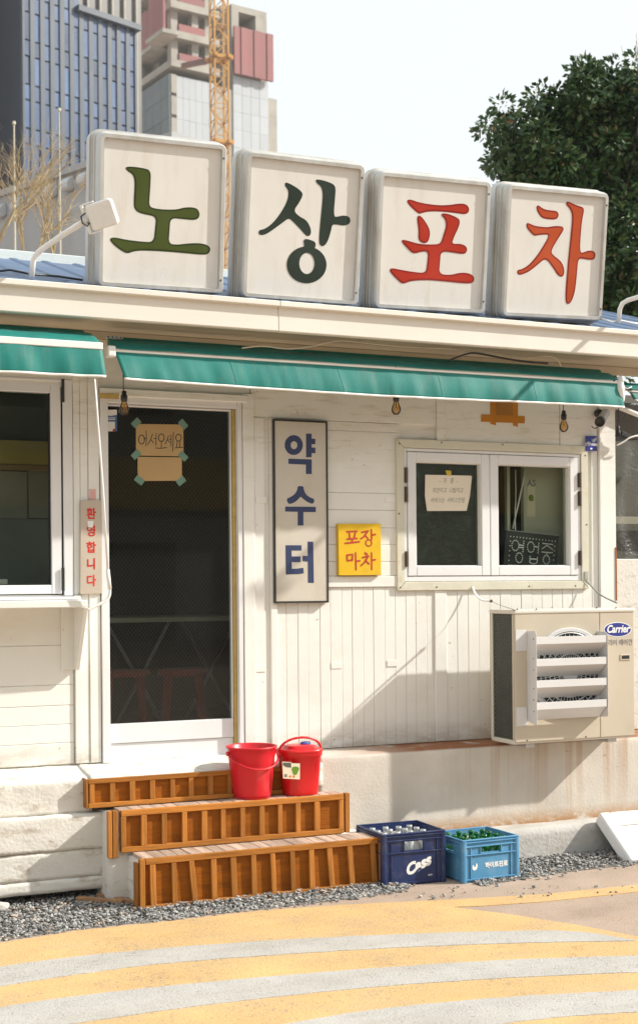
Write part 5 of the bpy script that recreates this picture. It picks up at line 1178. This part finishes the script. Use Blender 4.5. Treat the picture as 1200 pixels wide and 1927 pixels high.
for s_ in (-1, 1):
    for q_ in (-1, 1): MB().tube([p+Vector((s_*.32-q_*.2, .25*s_, .72)), p+Vector((s_*.32+q_*.2, .25*s_, 0))], .012, 8).build('leg', 'printg', t)

# ================================================================== BACKGROUND
def camplane(x, y, Z, vpx):
    # vertical plane through the point seen at (x, y) at depth Z whose horizontals vanish at photo column vpx
    O = depth(x, y, Z); d = FW+R0*((vpx-CX)/F); d.z = 0; d.normalize()
    if d.dot(R0) < 0: d = -d
    return Plane(O, d, (0, 0, 1))
M['fin'] = mat('grey_facade_fin', (.055, .07, .092), .5, .08, .3, bump=0)
M['offglass'] = mat('blue_office_glass', (.026, .066, .155), .3, .25, .15, bump=0, spec=.5, rnd=.45)
M['offdark'] = mat('dark_slate_cladding', (.018, .026, .042), .5, .1, .2, bump=0)
M['conc'] = mat('raw_concrete_far', (.36, .34, .30), .85, .15, .4, bump=0, c2=(.22, .20, .17), c2r=(.5, .7), c2s=.5, c2amt=.5)
M['netl'] = mat('pale_scaffold_sheeting', (.42, .445, .47), .7, .05, .5, bump=0, rnd=.05)
M['netd'] = mat('dark_scaffold_net', (.13, .155, .165), .7, .15, .5, bump=0, rnd=.12)
M['redh'] = mat('faded_red_hoarding', (.28, .115, .11), .7, .12, .5, bump=0, rnd=.08)
M['crane'] = mat('orange_yellow_crane', (.52, .28, .075), .5, .12, .5, bump=0)
M['retain'] = mat('grey_retaining_concrete', (.36, .37, .38), .85, .08, .8, bump=.1, c2=(.27, .28, .28), c2r=(.5, .7), c2s=.9, c2st=(1, 1, .3), c2amt=.6)
M['ventw'] = mat('pale_vent_hood', (.50, .52, .54), .6, .05, 3, bump=0)
def unitbox(name, mt):
    me = bpy.data.meshes.new(name); mb = MB().box(Plane((0, 0, 0), (1, 0, 0), (0, 0, 1)), 0, 1, 0, 1, 0, 1)
    me.from_pydata([tuple(v) for v in mb.v], [], mb.f); me.materials.append(M[mt]); return me
def ubox(me, name, pl, a0, a1, b0, b1, c0, c1, parent):
    o = bpy.data.objects.new(name, me); COL.objects.link(o); o.parent = parent
    o.matrix_world  # parent empties are unrotated
    m_ = Matrix((pl.u*(a1-a0), -pl.n*(c1-c0), pl.v*(b1-b0))).transposed().to_4x4(); m_.translation = pl.pt(a0, b0, c0)-wloc(parent)
    o.matrix_basis = m_; return o
M['rearwing'] = mat('brown_grey_curtain_wall', (.11, .105, .095), .4, .25, .3, bump=0)
# --- blue office tower
OP1 = camplane(262, 57, 120, 3350)
ob_ = OP1.pt(0, 0); of = thing('office_tower', Vector((ob_.x-6, ob_.y, 0)), 'tall blue glass office tower with grey vertical fins at top left', 'office tower')
gz = -OP1.O.z
aL, _ = OP1.px(48, 200); aM, _ = OP1.px(150, 20); bT2 = 0.0; bT1 = 16.0
MB().box(OP1, aL, aM, gz, bT1, -14, -.6).build('tower_body', 'offdark', of); MB().box(OP1, aM, 0, gz, bT2, -14, -.6).build('tower_body', 'offdark', of)
MB().box(OP1, aM-.1, .2, bT2+.01, bT2+.5, -14, .1).build('parapet', 'fin', of)
rw0, rz0 = OP1.px(152, 60, -14.5); rw1, _ = OP1.px(266, 60, -14.5)
MB().box(OP1, rw0-6, rw1, -10, 26, -26, -14.5).build('rear_wing', 'rearwing', of)
for k in range(5):
    xa_ = rw0+(rw1-rw0)*(k+.5)/5; MB().box(OP1, xa_-.12, xa_+.12, -10, 26, -14.49, -14.2).build('rear_mullion', 'conc', of)
mf = unitbox('fin', 'fin'); mg = unitbox('pane', 'offglass')
xs = [48+i*9.05*2 for i in range(0, 13)]
edges = []
nb = 12; bay = (0-aL)/nb; fh = 3.6
for i in range(nb+1):
    a = aL+i*bay; top = bT1 if a < aM+.1 else bT2
    ubox(mf, 'fin', OP1, a-.23*bay if i else a, a+.23*bay if i < nb else a, gz, top, -.6, -.32, of)
    if i < nb:
        z = bT2-fh*11; top2 = bT1 if a+bay/2 < aM else bT2
        while z < top2-.1:
            for h0, h1 in ((.02, .62), (.66, .98)):
                z0, z1 = z+fh*h0, min(z+fh*h1, top2)
                if z1 > z0+.1: ubox(mg, 'pane', OP1, a+.232*bay, a+bay*(1-.232), z0, z1, -.6, -.45+.05*random.random(), of)
            z += fh
# the darker neighbouring block at the far left
OP2 = camplane(48, 200, 118, 3350); od = thing('dark_office_block', Vector((OP2.O.x-3, OP2.O.y, 0)), 'dark slate office block at the extreme top left corner', 'office block')
a2, _ = OP2.px(-120, 200); gz2 = -OP2.O.z
MB().box(OP2, a2, -.05, gz2, 40, -12, -.2).build('tower_body', 'offdark', od)
g0_, _ = OP2.px(18, 200); g1_, _ = OP2.px(32, 200)
mg2 = unitbox('pane', 'offglass')
for k in range(18): ubox(mg2, 'pane', OP2, g0_, g1_, -24+k*3.6, -24+k*3.6+3.3, -.2, -.1, od)
for p0_, p1_ in ((-60, -40), (-10, 8)):
    q0, _ = OP2.px(p0_, 200); q1, _ = OP2.px(p1_, 200); ubox(mf, 'fin', OP2, q0, q1, gz2, 40, -.2, .1, od)
# --- tower under construction
CT = camplane(322, 145, 165, 4600); ct = thing('unfinished_tower', Vector((CT.O.x, CT.O.y, 0)), 'unfinished concrete tower with red hoarding and grey sheeting behind the crane', 'building site')
gz3 = -CT.O.z
def ca(x, y=150, c=0): return CT.px(x, y, c)[0]
def cb(y, x=360, c=0): return CT.px(x, y, c)[1]
LFp = Plane(CT.O, -CT.n, CT.v)          # left flank, receding
LFp = Plane(CT.O, CT.n.cross(CT.v)*1.0, CT.v)
fe = ca(405)
MB().box(CT, .3, fe+9, gz3, cb(150), -13, -.4).build('core', 'conc', ct)
mnl = unitbox('sheet', 'netl'); mnd = unitbox('sheet', 'netd'); mcs = unitbox('slab', 'conc'); mrd = unitbox('hoarding', 'redh')
fh3 = 3.1
zt3 = cb(147)
for k in range(16):
    z1 = zt3-k*2.6
    for i in range(6):
        a = .8+i*(fe-.8)/6; ubox(mnl, 'sheet', CT, a+.012, a+(fe-.8)/6-.012, z1-2.575, z1, -.4, -.15-.012*random.random(), ct)
SF = Plane(CT.pt(0, 0, 0), CT.n, CT.v)     # side face running back-left
sw = 11.0
SFo = Plane(CT.pt(0, 0, -sw), CT.n, CT.v)  # a runs from the back to the front edge
for k in range(16):
    z1 = zt3-k*2.6
    for i in range(5): ubox(mnd, 'sheet', SFo, i*sw/5+.03, (i+1)*sw/5-.03, z1-2.55, z1, .0, .25, ct)
for k in range(16): ubox(mcs, 'corner_truss', CT, .0, .75, zt3-(k+1)*2.6+.4, zt3-k*2.6, -.35, .05, ct)
# open floors above the sheeting
for k in range(8):
    z = zt3+.8+k*3.5
    ubox(mcs, 'floor_slab', CT, -.2, fe+.4, z, z+.85, -sw, .5, ct)
    for a in (.2, fe*.5, fe-1.2): ubox(mcs, 'column', CT, a, a+.9, z+.86, z+3.49, -1.3, -.3, ct)
    ubox(mcs, 'column', CT, .2, 1.2, z+.86, z+3.49, -sw+.5, -sw+1.6, ct)
    if k < 7: ubox(mrd, 'guard_net', CT, 1.2, fe-1.3, z+.87, z+2.0, -.25, -.15, ct)
    ubox(mcs, 'core_wall', CT, 2.2, fe-.2, z+.86, z+3.49, -sw, -7.5, ct)
# concrete shaft left of it and red climbing screens
ubox(mcs, 'shaft', SFo, -6, -.4, gz3, cb(20), -3, -.3, ct)
for x0_, x1_, y0_, y1_, cc0 in ((266, 290, 22, 96, 1.0), (284, 312, -25, 66, 2.2)):
    a0_ = SFo.px(x0_, 50, cc0)[0]; a1_ = SFo.px(x1_, 50, cc0)[0]; z0_ = SFo.px((x0_+x1_)/2, y1_, cc0)[1]; z1_ = SFo.px((x0_+x1_)/2, y0_, cc0)[1]
    for j in range(4):
        aa = a0_+(a1_-a0_)*j/4; ubox(mrd, 'hoarding', SFo, aa+.02, aa+(a1_-a0_)/4-.02, z0_, z1_, cc0, cc0+.3, ct)
    ubox(mcs, 'platform', SFo, a0_-.2, a1_+.4, z0_-.5, z0_-.02, cc0-1.5, cc0+.6, ct)
# right-hand lift shaft
r0, r1 = ca(440, 100), ca(506, 100); zr = cb(12, 470)
ubox(mcs, 'shaft', CT, ca(428, 100), r0-.02, gz3, zr, -9, -1.5, ct)
ubox(mcs, 'shaft', CT, r0, r1, gz3, cb(60, 470), -8, -.5, ct)
ubox(mcs, 'lintel', CT, r0, r1, cb(24, 470), zr, -8, -.5, ct)
ubox(mcs, 'pier', CT, r0, r0+1.0, cb(60, 470)+.01, cb(24, 470)-.01, -8, -.5, ct); ubox(mcs, 'pier', CT, r1-1.6, r1, cb(60, 470)+.01, cb(24, 470)-.01, -8, -.5, ct)
zh0, zh1 = cb(148, 475), cb(60, 475)
for j in range(6):
    aa = r0-.2+(r1+.5-r0)*j/6; ubox(mrd, 'hoarding', CT, aa+.02, aa+(r1+.5-r0)/6-.02, zh0, zh1, .2, .5+.1*(j % 2), ct)
for k in range(14):
    for j in range(4):
        aa = r0+(r1-r0)*j/4; ubox(mnl, 'sheet', CT, aa+.03, aa+(r1-r0)/4-.01, zh0-(k+1)*2.2+.012, zh0-k*2.2-.012, -.45, -.25-.012*random.random(), ct)
# --- tower crane mast
KO = depth(414, 300, 140); kr = thing('tower_crane', Vector((KO.x, KO.y, 0)), 'orange yellow lattice tower crane mast between the first two sign boxes', 'crane')
hw = .72; kz0, kz1 = 0, depth(414, -60, 140).z
cu_ = R0*.92+FW*.39; cu_.normalize(); cv_ = Vector((-cu_.y, cu_.x, 0))
crn = [KO+cu_*sx_*hw+cv_*sy_*hw for sx_, sy_ in ((-1, -1), (1, -1), (1, 1), (-1, 1))]
for p in crn: MB().bar(Vector((p.x, p.y, kz0)), Vector((p.x, p.y, kz1)), .16, .16, (1, 0, 0)).build('mast_leg', 'crane', kr)
z = 15; i = 0
while z < kz1-2:
    lc_ = MB()
    for k in range(4):
        a, b = crn[k], crn[(k+1) % 4]; s_ = (i+k) % 2
        p, q = (a, b) if s_ else (b, a)
        lc_.bar((p.x, p.y, z), (q.x, q.y, z+1.6), .085, .085); lc_.bar((a.x, a.y, z), (b.x, b.y, z), .08, .08)
    lc_.build('lattice_bracing', 'crane', kr); z += 1.6; i += 1
for yy in (110, 270):
    zc = depth(414, yy, 140).z; cl = MB()
    for k in range(4):
        a, b = crn[k], crn[(k+1) % 4]; e_ = (b-a).normalized()*.5; cl.bar((a.x-e_.x, a.y-e_.y, zc), (b.x+e_.x, b.y+e_.y, zc), .35, .35)
    cl.build('collar', 'crane', kr)
ta, tb = depth(345, 124, 150), depth(402, 112, 141); MB().bar(ta, tb, .5, .5).build('tie_beam', mat('brown_tie_beam', (.22, .09, .06), .6, .1, 1, bump=0), kr)
# --- sloping retaining wall with vent hoods
RW = camplane(165, 305, 26, -2240); rw = thing('retaining_wall', Vector((RW.O.x-3, RW.O.y, 0)), 'grey concrete wall with pale vent hoods rising behind the roof at left', 'wall')
ra0, _ = RW.px(-160, 400); ra1, _ = RW.px(330, 280)
MB().box(RW, ra0, ra1, -RW.O.z, -.12, -.4, 0).build('wall_panel', 'retain', rw); MB().box(RW, ra0, ra1, -.12, .0, -.45, .08).build('coping', 'retain', rw)
for x_, y_ in ((142, 340), (111, 350), (80, 362), (50, 375), (18, 388), (-14, 400)):
    a, b = RW.px(x_, y_, .1); w_ = .12; SDp = Plane(RW.pt(a, b, 0), RW.n, RW.v)
    MB().prism(Plane(RW.pt(a+w_, b, 0), RW.n, RW.v), chaikin([(0, -.14), (.17, -.12), (.19, .0), (.10, .11), (0, .15)], 1), -2*w_, 0).build('vent_hood', 'ventw', rw, bevel=.01)
# --- thin poles
for x_, y0_, y1_, Z_, lab in ((112, 210, 330, 24, 'thin reddish pole standing before the blue office tower'), (27, 235, 420, 23, 'thin pale pole rising from the bare shrubs at left')):
    t_ = depth(x_, y0_, Z_); po = thing('pole', (t_.x, t_.y, 0), lab, 'pole'); MB().tube([(t_.x, t_.y, 0), t_], [.03, .012], 8).build('shaft', 'inboard', po); MB().lathe(t_, [(.0, 0), (.03, .01), (.03, .05), (0, .07)], 8).build('tip', 'inboard', po)
# --- bare shrubs
M['twig'] = mat('dry_tan_twig', (.40, .31, .18), .8, .2, 2, bump=0)
def shrub(x_, y_, Z_, H_, seed, label, spread=.5):
    rs = random.Random(seed); base = depth(x_, y_, Z_); base.z = base.z
    t = thing('bare_shrub', (base.x, base.y, 0), label, 'shrub', 'leafless shrubs behind the roof')
    mb = MB(); tk = MB(); mb = tk
    tk.tube([(base.x, base.y, 0), (base.x, base.y, base.z)], [.06, .05], 6)
    def grow(p, d, L_, r_, n):
        q = p+d*L_; mid_ = p+d*L_*.5+Vector((rs.uniform(-1, 1), rs.uniform(-1, 1), rs.uniform(-.3, .5)))*L_*.07
        (tk if n > 3 else mb).tube([p, mid_, q], [r_, r_*.85, r_*.68], 5, False)
        if n == 0: return
        for k in range(rs.choice((2, 2, 3))):
            nd = (d+Vector((rs.uniform(-1, 1), rs.uniform(-1, 1), rs.uniform(-.35, .65)))*spread*1.25).normalized()
            grow(p+(q-p)*rs.uniform(.6, 1), nd, L_*rs.uniform(.62, .9), r_*.62, n-1)
    for k in range(3): grow(base, Vector((rs.uniform(-.5, .5), rs.uniform(-.4, .4), 1)).normalized(), H_*.33, .014, 5)
    mb.build('branches', 'twig', t)
shrub(-8, 470, 15, 1.55, 4, 'tall bare shrub at the left edge behind the roof'); shrub(45, 480, 16, 1.35, 9, 'bare shrub in front of the vent hoods'); shrub(100, 480, 17, 1.2, 12, 'low bare shrub next to the olive letter box'); shrub(70, 480, 15, .8, 15, 'small bare shrub low behind the ridge beam')
# --- evergreen tree
M['bark'] = mat('dark_bark', (.07, .055, .04), .9, .3, 6, bump=.5)
def leafmat():
    mt, t, Bs, N, L = nodes('glossy_evergreen_leaf')
    o = N.new('ShaderNodeNewGeometry').outputs['Random Per Island']
    cr = N.new('ShaderNodeValToRGB'); L.new(o, cr.inputs[0]); e = cr.color_ramp.elements
    e[0].color = (.020, .055, .014, 1); e[1].color = (.068, .14, .028, 1); k = e.new(.55); k.color = (.036, .09, .020, 1); k = e.new(.93); k.color = (.085, .14, .035, 1); k = e.new(.985); k.color = (.17, .11, .045, 1)
    L.new(cr.outputs[0], Bs.inputs['Base Color']); Bs.inputs['Roughness'].default_value = .4; Bs.inputs['Specular IOR Level'].default_value = .45
    return mt
M['leaf'] = leafmat()
def tree():
    rs = random.Random(21); Zt = 17.0
    cb_ = depth(1130, 700, Zt); t = thing('evergreen_tree', (cb_.x, cb_.y, 0), 'dark glossy evergreen tree behind the roof at right', 'tree')
    tr = MB(); tr.tube([(cb_.x, cb_.y, 0), (cb_.x+.05, cb_.y, 1.5), (cb_.x-.05, cb_.y+.1, 3.2), (cb_.x+.1, cb_.y, 5.2)], [.22, .17, .13, .05], 10)
    clumps = [(965, 250, .30), (957, 300, .26), (1000, 262, .38), (1000, 325, .42), (1038, 230, .32), (1055, 280, .55), (1075, 205, .36), (1105, 195, .40), (1137, 168, .30), (1142, 185, .38), (1120, 250, .6), (1175, 180, .34), (1185, 235, .55), (1160, 310, .62), (1060, 350, .55), (1000, 390, .45), (1110, 400, .6), (1190, 390, .6), (1150, 480, .6), (1200, 480, .6), (1180, 560, .5), (1100, 500, .5), (1240, 230, .6), (1250, 330, .6), (1290, 280, .5), (1250, 430, .6), (1230, 540, .6), (1215, 160, .3), (1010, 480, .5), (1190, 620, .5), (1260, 600, .6), (968, 345, .26), (1040, 560, .5)]
    lf = MB(); V = lf.v; Fc = lf.f
    for x_, y_, r_ in clumps:
        c = depth(x_, y_, Zt+rs.uniform(-.7, .9)); c0 = Vector((cb_.x, cb_.y, min(c.z-.3, rs.uniform(3, 4.8))))
        tr.tube([c0, (c0+c)/2+Vector((rs.uniform(-.1, .1), rs.uniform(-.1, .1), .08)), c], [.05, .03, .012], 6)
        subs = [(c+Vector((rs.gauss(0, 1), rs.gauss(0, 1), rs.gauss(0, .9)))*r_*.5, r_*rs.uniform(.26, .46)) for _ in range(16)]
        for sc_, sr in subs:
            n_ = int(95*(sr/.16)**1.6)
            for _ in range(n_):
                d = Vector((rs.gauss(0, 1), rs.gauss(0, 1), rs.gauss(0, 1))).normalized(); p = sc_+d*sr*rs.uniform(.35, 1.0)**.6
                out = (d+Vector((rs.uniform(-.6, .6), rs.uniform(-.6, .6), rs.uniform(-.7, .3)))).normalized()
                L_ = rs.uniform(.045, .12); sd = out.cross(Vector((rs.uniform(-1, 1), rs.uniform(-1, 1), rs.uniform(-1, 1)))).normalized()*L_*.27; nn2 = out.cross(sd).normalized()*L_*.08
                k = len(V); V += [p, p+out*L_*.5+sd+nn2, p+out*L_-nn2, p+out*L_*.5-sd+nn2]; Fc += [(k, k+1, k+2), (k, k+2, k+3)]
    tr.build('trunk', 'bark', t, smooth=True)
    cr = lf.build('crown', 'leaf', t)
    return t
tree()
tw = thing('bare_treetop', depth(1215, 300, 19), 'faint leafless twigs above the evergreen at the right edge', 'tree'); tw.location.z = 0
rs = random.Random(2); mb = MB()
b0 = depth(1225, 260, 19); mb.tube([(b0.x, b0.y, 0), b0], [.08, .03], 6)
for k in range(9):
    q = depth(rs.uniform(1165, 1235), rs.uniform(30, 150), 19); mb.tube([b0, (b0+q)/2+Vector((rs.uniform(-.1, .1), 0, .05)), q], [.012, .008, .003], 5, False)
mb.build('branches', 'twig', tw)

# ================================================================== ACROSS THE STREET (mirrored in the panes)
M['oppw'] = mat('grey_render_wall', (.26, .255, .23), .8, .1, .5, bump=0); M['oppy'] = mat('ochre_sign_band', (.52, .36, .10), .6, .1, .5, bump=0); M['oppl'] = mat('pale_shopfront', (.36, .36, .34), .7, .1, .5, bump=0)
OS = Plane((6, -24, 0), (-1, 0, 0), (0, 0, 1)); osb = thing('opposite_building', (6, -28, 0), 'grey shop building across the street mirrored in the windows', 'building')
MB().box(OS, -24, 26, 0, 9, -8, 0).build('wall', 'oppw', osb); MB().box(OS, -24, 26, 3.4, 4.6, .01, .3).build('sign_band', 'oppy', osb); MB().box(OS, -24, 26, .3, 3.2, .01, .08).build('shopfront', 'oppl', osb); MB().box(OS, -24.2, 26.2, 9, 9.5, -8.2, .3).build('parapet', 'oppl', osb)
for k in range(9):
    MB().box(OS, -21+k*5, -18.5+k*5, 5.6, 7.4, .01, .05).build('window', 'offdark', osb); MB().box(OS, -21+k*5, -19+k*5, .3, 2.6, .09, .12).build('shop_window', 'offdark', osb)

# ================================================================== HAZE
hm = bpy.data.materials.new('thin_haze'); hm.use_nodes = True; hn = hm.node_tree.nodes; hn.remove(hn['Principled BSDF'])
vol = hn.new('ShaderNodeVolumePrincipled'); vol.inputs['Color'].default_value = (.95, .97, 1, 1); vol.inputs['Density'].default_value = .00042
hm.node_tree.links.new(vol.outputs[0], hn['Material Output'].inputs['Volume'])
hz_ = MB().box(GRD, -620, 620, -320, 920, -1.4, 110).build('haze', hm); hz_['kind'] = 'stuff'
